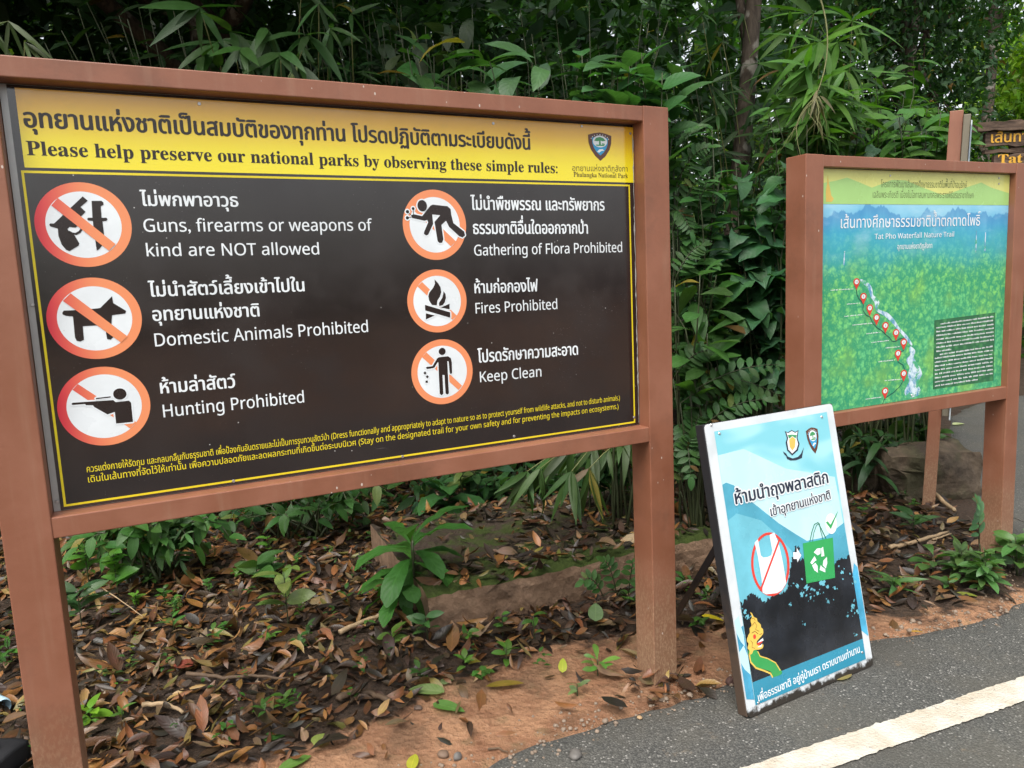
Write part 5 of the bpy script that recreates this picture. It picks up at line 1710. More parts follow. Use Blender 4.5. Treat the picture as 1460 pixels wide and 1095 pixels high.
# ---- trees
b = depth_at(1046, 150, 5.7)
tree('slender grey trunk leaning up between the rules sign and the trail sign', (b[0] - 0.12, 5.7, gz(b[0] - 0.12, 5.7) - 0.1),
     [(0.0, 0, 0), (0.05, 0, 1.0), (0.12, 0, 2.0), (0.22, 0.02, 2.9), (0.30, 0.05, 3.8), (0.32, 0.1, 5.2)], 0.085,
     [(-0.6, -0.2, 4.6, 1.2, 1.0, 0.7), (0.9, 0.2, 5.0, 1.3, 1.1, 0.8), (0.0, 0.8, 5.8, 1.4, 1.2, 0.8)], 2600, 0.20, 0.07, T_MID)
tree('stout dark trunk almost lost in the shade behind the yellow header, with an unseen crown added overhead', (-2.6, 7.2, gz(-2.6, 7.2) - 0.1),
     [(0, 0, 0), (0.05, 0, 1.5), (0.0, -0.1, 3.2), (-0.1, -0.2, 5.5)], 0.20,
     [(-1.6, -2.4, 4.6, 2.0, 1.5, 0.8), (0.9, -2.6, 4.8, 2.0, 1.5, 0.8), (-0.4, -1.2, 5.8, 2.6, 1.8, 1.0), (-3.6, -2.0, 4.8, 1.8, 1.6, 0.9), (2.6, -1.6, 5.6, 1.8, 1.6, 0.8), (-1.0, 0.8, 6.6, 3.0, 2.0, 1.0)], 15000, 0.28, 0.13, T_DARK)  # crown clumps above the frame, added to block skylight over the bank
tree('thin dark tree behind the left end of the rules sign', (-4.9, 6.2, gz(-4.9, 6.2) - 0.1),
     [(0, 0, 0), (0.1, 0, 1.6), (0.05, 0, 3.4), (0.0, -0.2, 5.2)], 0.09,
     [(-0.5, -1.0, 4.0, 1.6, 1.4, 1.0), (1.0, -1.2, 4.4, 1.4, 1.4, 0.8), (-1.4, 0.4, 5.0, 2.2, 1.8, 1.0)], 6500, 0.28, 0.13, T_DARK)  # unseen crown added to deepen the shade at the left
c = depth_at(1290, 70, 13.0)
tree('dark fine leaved tree standing behind the sloping creeper mound', (c[0], 13.0, 0), [(0, 0, 0), (0.1, 0, 2), (0.0, 0, 4.2), (0.2, 0, 6.2)], 0.16,
     [(-0.8, 0, 4.4, 1.1, 1.0, 1.0), (0.6, 0.2, 5.2, 1.2, 1.0, 1.0), (-0.3, -0.2, 6.4, 1.2, 1.1, 1.0), (0.7, 0, 3.9, 0.8, 0.9, 0.8), (-1.6, 0.3, 5.6, 1.1, 1, 1.0), (0.2, 0.2, 7.2, 1.3, 1.2, 1.0)], 16000, 0.17, 0.062, (0.030, 0.075, 0.028))
c = depth_at(1440, 120, 20.0)
tree('bright yellow green tree at the far right beyond the carved signboard', (c[0] + 0.6, 20.0, 0), [(0, 0, 0), (0.05, 0, 3), (0.1, 0, 6), (0.0, 0, 8)], 0.16,
     [(-0.6, 0, 5.2, 1.5, 1.3, 1.1), (0.9, 0.2, 6.8, 1.8, 1.5, 1.3), (0.3, 0, 4.0, 1.4, 1.2, 0.9), (1.6, 0, 5.2, 1.4, 1.2, 1.1)], 9000, 0.27, 0.12, (0.20, 0.34, 0.035))
c = depth_at(1406, 60, 17.0)
tree('mid green tall tree above the carved signboard', (c[0], 17.0, 0), [(0, 0, 0), (0.0, 0, 3), (0.15, 0, 6), (0.1, 0, 9)], 0.15,
     [(0.6, 0, 7.8, 1.6, 1.2, 1.0), (-0.7, 0.1, 8.6, 1.6, 1.2, 1.1), (1.6, 0, 9.0, 1.6, 1.2, 1.0)], 5000, 0.25, 0.10, T_FRESH)

# ---- forest edge, left to right
def gb(px, Y, dy=0.0):
    c = depth_at(px, 300, Y)
    return (c[0], Y + dy, gz(c[0], Y + dy))
G1 = 'shrubs of the forest edge'
bamboo_spray('bamboo with pale thin stalks at the far left above the rules sign', [(12, 30, 3.6), (35, 60, 3.5), (-30, 20, 3.7)], 3.6, 0.24, 0.022, (0.06, 0.09, 0.03), gb(-30, 5.6), 5)
bamboo_spray('bamboo with long broad hanging leaves over the yellow header', [(285, 10, 3.9), (330, 45, 4.0), (345, 68, 3.8), (310, 60, 4.2), (380, 40, 4.0), (400, 75, 3.9), (290, 80, 4.1), (440, 50, 4.1), (425, 92, 4.0)], 4, 0.30, 0.052, (0.030, 0.072, 0.018), gb(360, 6.0), 6)
bamboo_spray('bamboo with thin upright stalks left of the drooping shrub', [(455, 5, 4.2), (470, 40, 4.1), (430, -20, 4.3), (500, 20, 4.3)], 4.2, 0.24, 0.03, (0.032, 0.075, 0.02), gb(460, 6.2), 5)
screen_shrub('drooping_shrub', 'shrub with long drooping leaves above the middle of the rules sign', 'shrub', G1, (575, 60, 700, 125), 4.1, 0.3, 10, 9, 0.29, 0.09, 'oblan', (0.040, 0.105, 0.028), t0=0.72, droop=0.7, hang=0.1)
screen_shrub('drooping_shrub', 'dull green shrub with withered upper leaves behind the drooping shrub', 'shrub', G1, (520, 0, 680, 50), 4.9, 0.3, 8, 8, 0.26, 0.08, 'oblan', (0.05, 0.075, 0.04), t0=0.7, droop=0.9, hang=0.5)
screen_shrub('broadleaf_shrub', 'shrub with broad pale veined leaves just left of the shield emblem', 'shrub', G1, (685, 85, 775, 145), 3.9, 0.25, 9, 7, 0.23, 0.11, 'ovate', (0.050, 0.12, 0.05), t0=0.75, droop=0.5)
screen_shrub('broadleaf_shrub', 'dense leafy shrub rising above the shield emblem end of the rules sign', 'shrub', G1, (825, 75, 965, 155), 4.0, 0.25, 17, 9, 0.215, 0.115, 'ovate', (0.048, 0.125, 0.048), t0=0.76, droop=0.45)
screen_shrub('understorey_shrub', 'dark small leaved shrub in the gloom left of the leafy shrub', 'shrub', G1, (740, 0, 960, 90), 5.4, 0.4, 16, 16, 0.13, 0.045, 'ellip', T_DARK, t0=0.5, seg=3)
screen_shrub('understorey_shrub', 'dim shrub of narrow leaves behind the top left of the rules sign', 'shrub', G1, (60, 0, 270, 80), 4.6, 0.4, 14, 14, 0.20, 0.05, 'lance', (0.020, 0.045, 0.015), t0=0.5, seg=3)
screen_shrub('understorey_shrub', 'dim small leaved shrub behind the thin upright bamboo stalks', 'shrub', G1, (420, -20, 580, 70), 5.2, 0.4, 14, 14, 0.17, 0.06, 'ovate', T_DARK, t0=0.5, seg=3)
screen_shrub('broadleaf_shrub', 'shrub with narrow pointed leaves beside the upper right post of the rules sign', 'shrub', G1, (955, 170, 1035, 350), 4.1, 0.2, 11, 15, 0.16, 0.06, 'ellip', (0.048, 0.125, 0.038), t0=0.42, hang=0.3)
screen_shrub('heartleaf_creeper', 'creeper with large heart shaped leaves left of the trail sign', 'creeper', G1, (1040, 215, 1125, 400), 4.2, 0.25, 16, 11, 0.18, 0.14, 'heart', (0.042, 0.112, 0.052), t0=0.5, droop=0.8, hang=0.6, fold=0.35, curl=0.4, wave=0.2)
screen_shrub('heartleaf_creeper', 'shaded creeper lower down behind the left post of the trail sign', 'creeper', G1, (1010, 360, 1130, 530), 4.4, 0.3, 14, 11, 0.16, 0.12, 'heart', (0.036, 0.095, 0.042), t0=0.4, droop=0.8, hang=0.6, fold=0.35, curl=0.4, wave=0.2)
screen_shrub('broadleaf_shrub', 'glossy strap leaved shrub halfway down beside the right post of the rules sign', 'shrub', G1, (955, 380, 1040, 490), 4.0, 0.2, 11, 9, 0.23, 0.075, 'oblan', (0.050, 0.125, 0.032), t0=0.5, hang=0.1)
# pinnate shrub low in the gap
def pinnate_shrub(label, fronds, Y, base_px, n, L, Wd, tint, group=G1, dY=0.1, cat='shrub', name='pinnate_shrub', basey=None):
    c = depth_at(base_px, 700, Y)
    base = np.array([c[0], Y, gz(c[0], Y)]) if basey is None else np.array([*ground_at(base_px, basey, 0.02)[:2], 0.0])
    o = new_plant(name, label, cat, group, base)
    lv, st = Leaves(5), MB()
    for (xa, ya, xb, yb) in fronds:
        a = depth_at(xa, ya, base[1] + RNG.uniform(-dY, dY)) - base; e = depth_at(xb, yb, base[1] - 0.12 + RNG.uniform(-dY, dY)) - base
        st.tube(curve([0, 0, 0], a, 0.05, 6), np.linspace(0.005, 0.003, 6), 5)
        pts = curve(a, e, 0.04, 8)
        st.tube(pts, np.linspace(0.003, 0.0015, 8), 5)
        pinnate(lv, pts, n, L, Wd, tint, up=unit(np.array([0.1, -0.75, 0.65])))
    st.build('stem', M_STEM, o, True); lv.build('foliage', M_LEAF, o)
    return o
pinnate_shrub('shrub with rows of paired leaflets above the top left corner of the placard', [(970, 575, 1060, 545), (985, 560, 1110, 520), (1000, 610, 1090, 570), (960, 540, 1010, 500), (985, 640, 1000, 590), (970, 700, 985, 625), (1010, 540, 1120, 570), (965, 660, 1010, 640), (975, 600, 985, 680)], 3.9, 990, 9, 0.085, 0.038, (0.045, 0.105, 0.035))
pinnate_shrub('shrub of fine feathered leaves at the top of the gap beside the rules sign', [(960, 330, 1000, 250), (965, 260, 1010, 210), (960, 220, 1005, 180), (962, 400, 1000, 350), (958, 300, 985, 330)], 4.0, 970, 9, 0.075, 0.03, (0.042, 0.10, 0.03))
bamboo_spray('bright bamboo spray hanging high between the two signboards', [(1160, 20, 5.2), (1170, 60, 5.0), (1150, 95, 4.9), (1165, 120, 4.9), (1185, 140, 5.0), (1195, 60, 5.2), (1130, 40, 5.3), (1120, 100, 5.2), (1215, 30, 5.2), (1175, 160, 5.0), (1205, 100, 5.1)], 5, 0.36, 0.048, (0.075, 0.175, 0.030), gb(1165, 5.6), 10)
bamboo_spray('shaded bamboo spray behind the leaning slender trunk', [(1000, 20, 5.4), (1030, 60, 5.5), (1060, 20, 5.6), (1085, 90, 5.6), (1010, 120, 5.4), (1075, 150, 5.5), (1095, 190, 5.4)], 5, 0.26, 0.035, (0.035, 0.078, 0.026), gb(1050, 6.0), 6)
screen_shrub('understorey_shrub', 'dense dark shrub behind the leaning slender trunk', 'shrub', G1, (960, -10, 1180, 200), 6.0, 0.3, 18, 16, 0.14, 0.05, 'ellip', (0.03, 0.066, 0.026), t0=0.5, seg=3)
screen_shrub('creeper_mound', 'sloping mound of bright creeper leaves above the top of the trail sign', 'creeper', G1, (1170, 75, 1310, 215), 5.5, 0.4, 26, 15, 0.22, 0.10, 'ovate', (0.075, 0.175, 0.032), t0=0.5, droop=0.5, hang=0.5)
screen_shrub('creeper_mound', 'lower right end of creeper leaves sloping down to the brown post', 'creeper', G1, (1270, 140, 1375, 230), 5.2, 0.3, 20, 13, 0.20, 0.10, 'ovate', (0.068, 0.16, 0.036), t0=0.55, droop=0.5, hang=0.5)
screen_shrub('creeper_mound', 'paler bluish creeper leaves hanging in the middle of the mound', 'creeper', G1, (1210, 130, 1330, 220), 5.2, 0.2, 9, 8, 0.17, 0.10, 'heart', (0.06, 0.115, 0.075), t0=0.6, droop=0.7, hang=0.8)
screen_shrub('understorey_shrub', 'shrub with dangling leaf tips above the left post of the trail sign', 'shrub', G1, (1090, 100, 1185, 215), 5.0, 0.2, 15, 13, 0.20, 0.065, 'ellip', (0.05, 0.12, 0.035), t0=0.5, hang=0.5, seg=4)
# dry stalks drooping over the corner of the trail sign
def dry_stalks():
    a = depth_at(1162, 140, 4.7)
    o = new_plant('dry_stalks', 'bundle of dry drooping stalks above the left post of the trail sign', 'stalks', G1, a)
    st = MB()
    for (x, y) in ((1118, 218), (1132, 214), (1143, 216), (1168, 200), (1178, 208), (1190, 214), (1172, 190), (1112, 205)):
        e = depth_at(x, y + 10, 4.55 + RNG.uniform(-.1, .1)) - a
        e = e * RNG.uniform(0.6, 1.15)
        p_ = curve([0, 0, 0.0], e, RNG.uniform(0.0, 0.09), 10, [RNG.normal(0.3 * np.sign(e[0]), 0.5), RNG.normal(0, .4), 0.6])
        p_[2:] += np.cumsum(RNG.normal(0, 0.006, (8, 3)), 0)
        st.tube(p_, np.linspace(RNG.uniform(0.002, 0.0042), 0.0014, 10), 5)
    up_ = depth_at(1158, -30, 5.0) - a
    st.tube(curve(up_, [0, 0, 0], 0.10, 10, [1, 0.3, 0]), np.linspace(0.006, 0.004, 10), 6)
    st.build('stem', plain('dry_stalk', (0.13, 0.135, 0.05), 0.6, 0.3, 0, 0.4, 30), o, True)
    lv = Leaves(6)
    n = 12
    D = unit(np.stack([RNG.normal(0, .5, n), RNG.normal(-.1, .2, n), -RNG.uniform(.6, 1, n)], 1))
    lv.add(RNG.normal(0, 0.03, (n, 3)), D, unit(LIGHT + RNG.normal(0, .4, (n, 3))), RNG.uniform(0.12, 0.3, n), 0.022, 'lance', 0.3, 0.2, jit((0.14, 0.13, 0.06), n), 0.6)
    lv.build('withered_leaf', M_BAMB, o)
dry_stalks()
# ---- under the trail sign
screen_shrub('strap_plant', 'dark strap leaved plant low behind the placard edge', 'plant', G1, (1205, 610, 1260, 660), 5.0, 0.15, 8, 8, 0.30, 0.05, 'strap', (0.03, 0.07, 0.028), t0=0.3, hang=0.4, droop=0.8)
screen_shrub('broadleaf_shrub', 'glossy low shrub above the big squarish rock', 'shrub', G1, (1250, 590, 1335, 650), 5.3, 0.2, 9, 8, 0.19, 0.085, 'ovate', (0.05, 0.12, 0.028), t0=0.35, mat=M_LEAFG)
screen_shrub('understorey_shrub', 'leafy tangle seen through the gap below the trail map', 'shrub', G1, (1190, 590, 1350, 640), 6.0, 0.3, 14, 12, 0.14, 0.06, 'ovate', (0.036, 0.085, 0.025), t0=0.3, seg=3)
# ---- under the rules sign
bamboo_spray('bamboo shoot drooping below the right end of the rules sign', [(770, 668, 3.75), (815, 672, 3.7), (840, 668, 3.75), (752, 672, 3.8)], 3.7, 0.27, 0.040, (0.055, 0.105, 0.03), gb(990, 5.0), 7, seg=7)
rosette('large leaved plant standing at the left end of the concrete step', 592, 872, 0.34, 17, 0.34, 0.105, (0.050, 0.135, 0.030), (-0.45, 0.85), 0.65)
rosette('lower tuft of long leaves beneath the large leaved plant', 578, 884, 0.16, 13, 0.25, 0.075, (0.05, 0.125, 0.03), (-0.3, 0.5), 0.7)
rosette('ribbed rosette with pleated leaves behind the concrete step', 640, 742, 0.20, 13, 0.36, 0.12, (0.045, 0.12, 0.04), (0.0, 0.8), 0.6, kind='ellip')
rosette('small pale rosette just right of the pleated rosette', 715, 730, 0.20, 12, 0.22, 0.065, (0.065, 0.14, 0.06), (0.1, 0.7), 0.35, kind='ellip')
screen_shrub('understorey_shrub', 'broad leaved shrub in shade beside the lower right post of the rules sign', 'shrub', G1, (860, 640, 900, 700), 4.3, 0.15, 6, 7, 0.15, 0.075, 'ovate', (0.04, 0.095, 0.035), t0=0.45)
screen_shrub('understorey_shrub', 'low dark shrub behind the middle of the bottom rail', 'shrub', G1, (300, 690, 560, 745), 4.5, 0.3, 18, 10, 0.13, 0.055, 'ovate', (0.04, 0.095, 0.028), t0=0.3)
screen_shrub('understorey_shrub', 'low leafy shrub behind the left half of the bottom rail', 'shrub', G1, (95, 735, 330, 800), 3.9, 0.3, 20, 11, 0.13, 0.055, 'ovate', (0.05, 0.12, 0.03), t0=0.3)
screen_shrub('understorey_shrub', 'low dark shrub behind the drooping bamboo shoot', 'shrub', G1, (560, 670, 880, 715), 5.0, 0.3, 18, 9, 0.11, 0.05, 'ovate', (0.035, 0.085, 0.03), t0=0.3)
pinnate_shrub('feathery palm seedling hanging below the left half of the bottom rail', [(232, 765, 258, 800), (215, 760, 240, 770), (235, 752, 265, 762)], 3.9, 225, 7, 0.10, 0.022, (0.05, 0.115, 0.035), cat='plant')
pinnate_shrub('twig with paired oval leaflets beside the foot of the right post', [(880, 850, 862, 800), (895, 860, 905, 795), (905, 860, 912, 838), (860, 850, 832, 828)], 3.3, 900, 6, 0.055, 0.027, (0.055, 0.13, 0.032), cat='plant', basey=862)
# ---- seedlings (pixel foot, height ...)
SG = 'small plants among the leaf litter'
for a in (
    ('fresh green seedling with upright tapering leaves just left of the right post', 852, 955, 0.07, 9, 0.085, 0.026, 'oblan', (0.11, 0.22, 0.05)),
    ('two leaved bright seedling in front of the concrete step', 722, 940, 0.07, 5, 0.075, 0.034, 'ellip', (0.075, 0.18, 0.03)),
    ('thin stemmed seedling with three leaves before the middle of the concrete step', 762, 912, 0.13, 4, 0.065, 0.028, 'ellip', (0.07, 0.15, 0.03)),
    ('tiny clover like seedling against the concrete step', 717, 905, 0.10, 5, 0.045, 0.026, 'ovate', (0.07, 0.17, 0.035)),
    ('leafy seedling with pointed leaves near the step corner', 668, 918, 0.06, 6, 0.075, 0.03, 'ellip', (0.06, 0.14, 0.03)),
    ('bushy seedling directly below the step corner', 610, 918, 0.12, 10, 0.085, 0.03, 'ellip', (0.05, 0.12, 0.035)),
    ('seedling with one yellowing leaf left of the step corner', 560, 925, 0.06, 4, 0.09, 0.045, 'ovate', (0.09, 0.15, 0.03)),
    ('pale small sprout on the sandy soil by the right post', 823, 985, 0.05, 5, 0.055, 0.02, 'ellip', (0.13, 0.19, 0.08)),
    ('five leaved plant with big oval leaves in the litter', 368, 838, 0.13, 7, 0.20, 0.085, 'ovate', (0.06, 0.14, 0.045)),
    ('speckled drooping plant right of the five leaved plant', 412, 900, 0.28, 10, 0.14, 0.056, 'ellip', (0.14, 0.20, 0.06)),
    ('low bright sprig in the middle of the leaf litter', 248, 900, 0.08, 7, 0.07, 0.026, 'ellip', (0.07, 0.17, 0.04)),
    ('lime green tiny sprout below the bright sprig', 188, 930, 0.04, 7, 0.03, 0.015, 'ovate', (0.19, 0.30, 0.03)),
    ('broad leaved lime sprout at the foot of the left post', 131, 1032, 0.06, 5, 0.085, 0.045, 'ovate', (0.15, 0.28, 0.03)),
    ('slim sprout with two blades right of the lime sprout', 176, 1032, 0.06, 4, 0.06, 0.014, 'lance', (0.07, 0.15, 0.03)),
    ('dark narrow leaved plant hugging the left post', 118, 905, 0.22, 14, 0.13, 0.042, 'ellip', (0.05, 0.11, 0.045)),
    ('heart leaved climber trailing beside the upper left post', 170, 862, 0.26, 13, 0.105, 0.065, 'heart', (0.085, 0.19, 0.035)),
    ('light green seedling above the bright sprig', 195, 868, 0.07, 5, 0.075, 0.035, 'heart', (0.11, 0.24, 0.035)),
    ('tiny sprout between two brown leaves under the bottom rail', 300, 850, 0.08, 8, 0.035, 0.018, 'ovate', (0.06, 0.15, 0.03)),
    ('sprig with four round leaves in the dark litter', 236, 868, 0.10, 7, 0.05, 0.025, 'ovate', (0.06, 0.14, 0.03)),
    ('glossy seedling under the middle of the bottom rail', 384, 795, 0.12, 6, 0.085, 0.042, 'ovate', (0.09, 0.19, 0.035)),
    ('leafy sprig below the bottom rail near the left post', 128, 842, 0.26, 15, 0.09, 0.042, 'ellip', (0.08, 0.18, 0.035)),
    ('single slim sprout just outside the left post', 14, 942, 0.10, 5, 0.09, 0.026, 'lance', (0.06, 0.14, 0.03)),
    ('green leafy clump at the left edge of the gap between rules sign and placard', 975, 832, 0.05, 5, 0.08, 0.032, 'ellip', (0.06, 0.15, 0.035)),
    ('tuft of arching blades right of the placard', 1275, 845, 0.09, 14, 0.15, 0.026, 'lance', (0.06, 0.13, 0.04)),
    ('small dark bladed tuft below the thin brown post', 1302, 760, 0.11, 8, 0.15, 0.04, 'lance', (0.05, 0.11, 0.04)),
    ('low leafy plant near the asphalt right of the bladed tuft', 1352, 835, 0.06, 8, 0.08, 0.028, 'ellip', (0.06, 0.13, 0.04)),
    ('leaning plant with a yellow bud in front of the trail sign', 1330, 815, 0.10, 8, 0.12, 0.04, 'oblan', (0.06, 0.13, 0.035)),
):
    seedling(*a, group=SG)
seedling('bushy green plant at the foot of the right post of the trail sign', 1400, 835, 0.20, 12, 0.10, 0.036, 'ellip', (0.065, 0.14, 0.042), stems=6, cat='plant', name='bushy_plant', t0=0.3)
seedling('light green plant at the right edge beside the trail sign post', 1452, 815, 0.20, 9, 0.12, 0.045, 'ellip', (0.075, 0.16, 0.045), stems=4, cat='plant', name='bushy_plant', t0=0.35)
seedling('spreading plant with purplish dry tips left of the bushy plant', 1365, 812, 0.13, 9, 0.10, 0.032, 'ellip', (0.07, 0.125, 0.04), stems=4, cat='plant', name='bushy_plant', t0=0.3)
pinnate_shrub('upright stalk with ladder like leaflets before the right post of the trail sign', [(1396, 775, 1393, 718)], 3.6, 1398, 6, 0.085, 0.026, (0.05, 0.12, 0.05), cat='plant', basey=820, dY=0.01)

# ---- tiny green sprouts all through the litter
def sprouts():
    lv = Leaves(3)
    for i in range(420):
        p = np.array([RNG.uniform(-3.2, 2.9), RNG.uniform(2.2, 5.0)])
        d = float(signed_edge([p])[0])
        if d < 0.38 or (wob(p[None], 1.7)[0] < -0.25) or on_step(p[None])[0]: continue
        n = RNG.integers(3, 9)
        L = RNG.uniform(0.015, 0.055)
        az = np.arange(n) * 2.4 + RNG.uniform(0, 6)
        el = RNG.uniform(0.0, 0.8, n)
        D = np.stack([np.cos(az) * np.cos(el), np.sin(az) * np.cos(el), np.sin(el)], 1)
        P = np.column_stack([np.full(n, p[0]), np.full(n, p[1]), gz(*p) + 0.03 + RNG.uniform(0, 0.05, n)]) + RNG.normal(0, 0.008, (n, 3))
        c_ = [(0.06, 0.14, 0.032), (0.085, 0.18, 0.035), (0.045, 0.10, 0.028)][RNG.integers(3)]
        lv.add(P, D, UP, L, L * RNG.uniform(0.35, 0.6), 'ovate', 0.4, 0.2, jit(c_, n))
    tag(lv.build('ground_cover', M_LEAFG), kind='stuff')
sprouts()
# ---- single fallen leaves that stand out
def fallen(label, px, py, L, Wd, kind, tint, az, zoff=0.012, pitch=0.08, droop=0.15):
    g = ground_at(px, py, 0.012)
    d = float(signed_edge([g[:2]])[0])
    o = tag(empty('x'), None); bpy.data.objects.remove(o)
    lv = Leaves(8)
    D = np.array([[math.cos(az), math.sin(az), pitch]])
    lv.add([(-0.5 * L * math.cos(az), -0.5 * L * math.sin(az), 0.0)], D, [[0.1, -0.15, 1]], L, Wd, kind, droop, 0.18, np.array([tint]), 0.2)
    ob = lv.build('fallen_leaf', M_LEAF)
    ob.location = (g[0], g[1], (gz(*g[:2]) if d > 0 else 0.014) + zoff)
    return tag(ob, label, 'leaf', 'fallen leaves that stand out')
fallen('large light green fallen leaf lying on the sandy soil', 608, 988, 0.145, 0.062, 'ovate', (0.20, 0.27, 0.11), 2.9)
fallen('speckled green fallen leaf touching the large light green one', 640, 1012, 0.135, 0.055, 'ovate', (0.11, 0.22, 0.06), -0.45)
fallen('small pale green leaf tip above the large light green one', 638, 974, 0.06, 0.035, 'ovate', (0.22, 0.30, 0.14), 0.6)
fallen('round yellow green fallen leaf at the edge of the litter', 458, 1057, 0.075, 0.055, 'ovate', (0.26, 0.31, 0.09), 1.2)
fallen('torn green leaf left of the round yellow green one', 391, 1052, 0.075, 0.045, 'ovate', (0.09, 0.22, 0.06), 0.2)
fallen('green leaf cut by the bottom edge of the picture', 420, 1090, 0.12, 0.045, 'ellip', (0.12, 0.22, 0.05), 0.7)
fallen('yellow pointed fallen leaf beside the asphalt edge', 589, 1086, 0.085, 0.038, 'ovate', (0.42, 0.40, 0.05), 1.5)
fallen('bright yellow leaf below the gap between post and placard', 1016, 886, 0.10, 0.034, 'ovate', (0.55, 0.42, 0.02), -0.6, 0.03)
fallen('red ribbed fallen leaf in the middle of the litter', 262, 960, 0.09, 0.06, 'ovate', (0.24, 0.06, 0.045), 3.0, 0.03)
fallen('curled yellow brown leaf near the small pale sprout', 720, 977, 0.15, 0.036, 'ellip', (0.22, 0.15, 0.03), 0.1, 0.02)
fallen('yellow and green leaf standing up in the litter', 803, 958, 0.06, 0.035, 'ovate', (0.36, 0.38, 0.04), 1.4, 0.03, 0.9)
fallen('grey green leaf propped against the concrete step', 850, 888, 0.09, 0.07, 'ovate', (0.13, 0.20, 0.09), 1.4, 0.04, 0.9)
fallen('small orange leaf on the asphalt edge right of the placard', 1308, 905, 0.05, 0.014, 'lance', (0.42, 0.22, 0.05), -0.2)
fallen('yellow green fallen leaf in front of the bushy plant', 1377, 847, 0.10, 0.035, 'ellip', (0.22, 0.24, 0.05), -0.4)
fallen('white green leaf lying on the road behind the trail sign', 1367, 606, 0.13, 0.06, 'ovate', (0.48, 0.52, 0.30), 0.1, 0.008)
fallen('brown leaf on the sandy soil at the foot of the right post', 940, 985, 0.085, 0.026, 'ellip', (0.20, 0.09, 0.05), -0.3)
fallen('yellow tan leaf peeping out under the placard', 1203, 967, 0.09, 0.04, 'ellip', (0.28, 0.22, 0.10), 0.5, 0.006)

# ---- sticks
def stick(label, pts_px, r0, r1, mat, lift=0.02, z=None):
    P = []
    for i, (x, y) in enumerate(pts_px):
        g = ground_at(x, y, 0.03)
        P.append((g[0], g[1], gz(*g[:2]) + lift + r0))
    base = np.array(P[0])
    pp = np.array(P) - base
    n = len(pp); t = np.linspace(0, n - 1, 4 * n)
    q = np.stack([np.interp(t, np.arange(n), pp[:, k]) for k in range(3)], 1) + RNG.normal(0, r0 * 0.18, (4 * n, 3))
    o = MB().tube(q, np.linspace(r0, r1, 4 * n), 8).build('stick', mat, None, True)
    o.location = tuple(base)
    return tag(o, label, 'stick', 'sticks lying in the litter')
stick('pale thick stick lying left of the concrete step', [(485, 915), (525, 898), (566, 884)], 0.012, 0.008, M_PALETWIG, 0.03)
stick('dark thin branch crossing the leaf litter', [(268, 971), (320, 976), (370, 972), (430, 978)], 0.009, 0.005, M_TWIG, 0.03)
stick('long cream bamboo stick right of the placard', [(1268, 787), (1300, 778), (1352, 760)], 0.013, 0.009, M_PALETWIG, 0.02)
stick('short pale stick lying across the long bamboo stick', [(1330, 772), (1356, 763)], 0.006, 0.004, M_PALETWIG, 0.03)
stick('light stick leaning at the foot of the thin brown post', [(1330, 708), (1350, 728), (1362, 736)], 0.014, 0.012, M_PALETWIG, 0.05)
stick('fine straight twig crossing the litter under the rules sign', [(150, 855), (185, 880), (205, 893)], 0.003, 0.002, M_PALETWIG, 0.06)
stick('curved grey bark strip near the left post', [(205, 1012), (235, 1008), (262, 1020)], 0.010, 0.006, M_PALETWIG, 0.02)
stick('curled brown stick at the front edge of the litter', [(482, 998), (500, 990), (530, 988), (556, 1000)], 0.014, 0.010, M_TWIG, 0.012)
stick('dark wet twig on the sandy soil by the asphalt edge', [(695, 1060), (710, 1058), (723, 1064)], 0.004, 0.002, M_TWIG, 0.004)
# ---- loose stones on the ground
def pebble(label, px, py, r, mat, seed, flat=0.55):
    g = ground_at(px, py, 0.012)
    d = float(signed_edge([g[:2]])[0])
    o = link_mesh('pebble', pebble_mesh(seed, r, flat), mat)
    o.location = (g[0], g[1], (gz(*g[:2]) if d > 0 else 0.012) + r * flat * 0.6)
    o.rotation_euler = (0, 0, seed)
    return tag(o, label, 'pebble', 'pebbles along the road edge')
pebble('smooth grey pebble lying on the asphalt at the bottom edge', 820, 1079, 0.024, M_STONE, 2)
pebble('pale grey stone on the sandy soil left of the asphalt', 652, 1078, 0.020, M_STONE, 4, 0.75)
pebble('small grey stone just left of the pale grey stone', 632, 1074, 0.019, plain('brown_stone', (0.14, 0.09, 0.06), 0.7), 6, 0.7)
pebble('tan pebble at the asphalt edge below the right post', 912, 1025, 0.011, M_STONE2, 8, 0.7)
pebble('rounded dark stone half sunk in the sandy soil', 596, 1010, 0.018, plain('umber_stone', (0.12, 0.08, 0.06), 0.7), 9, 0.5)
pebble('small brown lump at the asphalt edge beside the placard', 1041, 975, 0.022, plain('lump_stone', (0.07, 0.035, 0.028), 0.8), 11, 0.8)

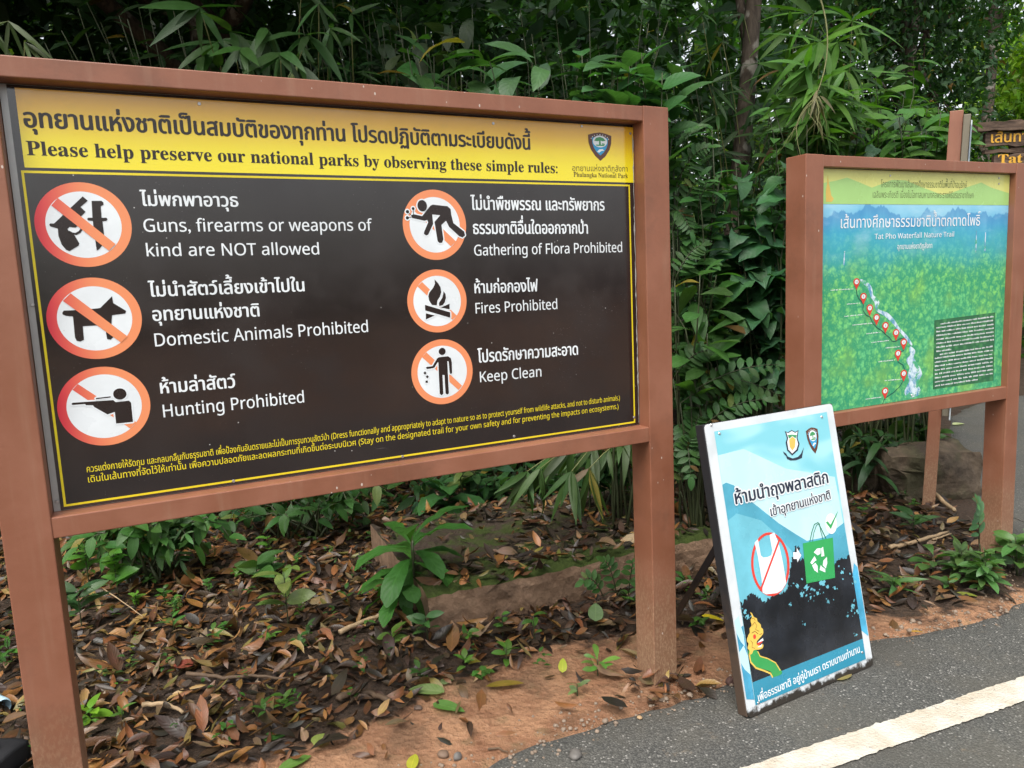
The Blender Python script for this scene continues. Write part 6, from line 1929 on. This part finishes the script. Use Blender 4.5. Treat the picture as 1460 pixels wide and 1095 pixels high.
# ---- things at the left edge: black bag and pale blue bottle
def bag():
    g = ground_at(-14, 1112, 0.0)
    o = empty('black_bag', (g[0], g[1], gz(*g[:2])), (0, 0, -0.15))
    o.scale = (0.78, 0.78, 0.55)
    tag(o, 'black fabric bag with stitched seam left of the left post', 'bag')
    import bmesh
    bm = bmesh.new()
    bmesh.ops.create_cube(bm, size=1.0)
    bmesh.ops.subdivide_edges(bm, edges=list(bm.edges), cuts=7, use_grid_fill=True)
    rs_ = np.random.default_rng(2)
    for v in bm.verts:
        p = np.array(v.co)
        r = np.linalg.norm(p)
        p = p * 0.8 + p / max(r, 0.3) * 0.5 * 0.2
        p[2] = p[2] * (1 + 0.12 * math.sin(5 * p[0])) + 0.03 * math.sin(7 * p[1] + 3 * p[0])
        v.co = Vector((p[0] * 0.26, p[1] * 0.20, (p[2] + 0.46) * 0.17))
    me = bpy.data.meshes.new('bag'); bm.to_mesh(me); bm.free(); me.shade_smooth()
    k = NT('black_fabric')
    k.col((0.012, 0.012, 0.014)); k.bump(k.voro(k.coord(), 260.0), 0.4, 0.002)
    link_mesh('body', me, k.set(0.7, 0.3), o)
    sm = MB(); sm.tube([(0.02, -0.101, 0.02), (0.06, -0.103, 0.07), (0.105, -0.09, 0.115), (0.11, 0.0, 0.15)], 0.0016, 6)
    sm.build('seam', plain('seam_thread', (0.09, 0.045, 0.04), 0.8), o)
    hd = MB(); hd.tube([(-0.06, 0, 0.155), (-0.05, 0, 0.21), (0.0, 0, 0.23), (0.05, 0, 0.21), (0.06, 0, 0.155)], 0.008, 8)
    hd.build('handle', k.m, o, True)
bag()
def bottle():
    g = ground_at(7, 1030, 0.0)
    o = empty('plastic_bottle', (g[0], g[1], gz(*g[:2]) + 0.036), (0, 0, 2.6))
    tag(o, 'pale blue plastic bottle lying in the litter at the left edge', 'bottle')
    prof = [(0.0, 0.004), (0.0, 0.030), (0.012, 0.035), (0.06, 0.034), (0.066, 0.031), (0.072, 0.034), (0.12, 0.034), (0.15, 0.028), (0.172, 0.014), (0.185, 0.0125)]
    MB().tube([(x, 0, 0) for x, r in prof], [r for x, r in prof], 24).build('body', plain('pale_blue_plastic', (0.42, 0.60, 0.70), 0.2, 0.5, 0, 0.1), o, True)
    MB().tube([(0.186, 0, 0), (0.188, 0, 0), (0.203, 0, 0), (0.205, 0, 0)], [0.0135, 0.0155, 0.0155, 0.013], 20).build('cap', plain('white_cap', (0.6, 0.65, 0.68), 0.35), o, True)
bottle()
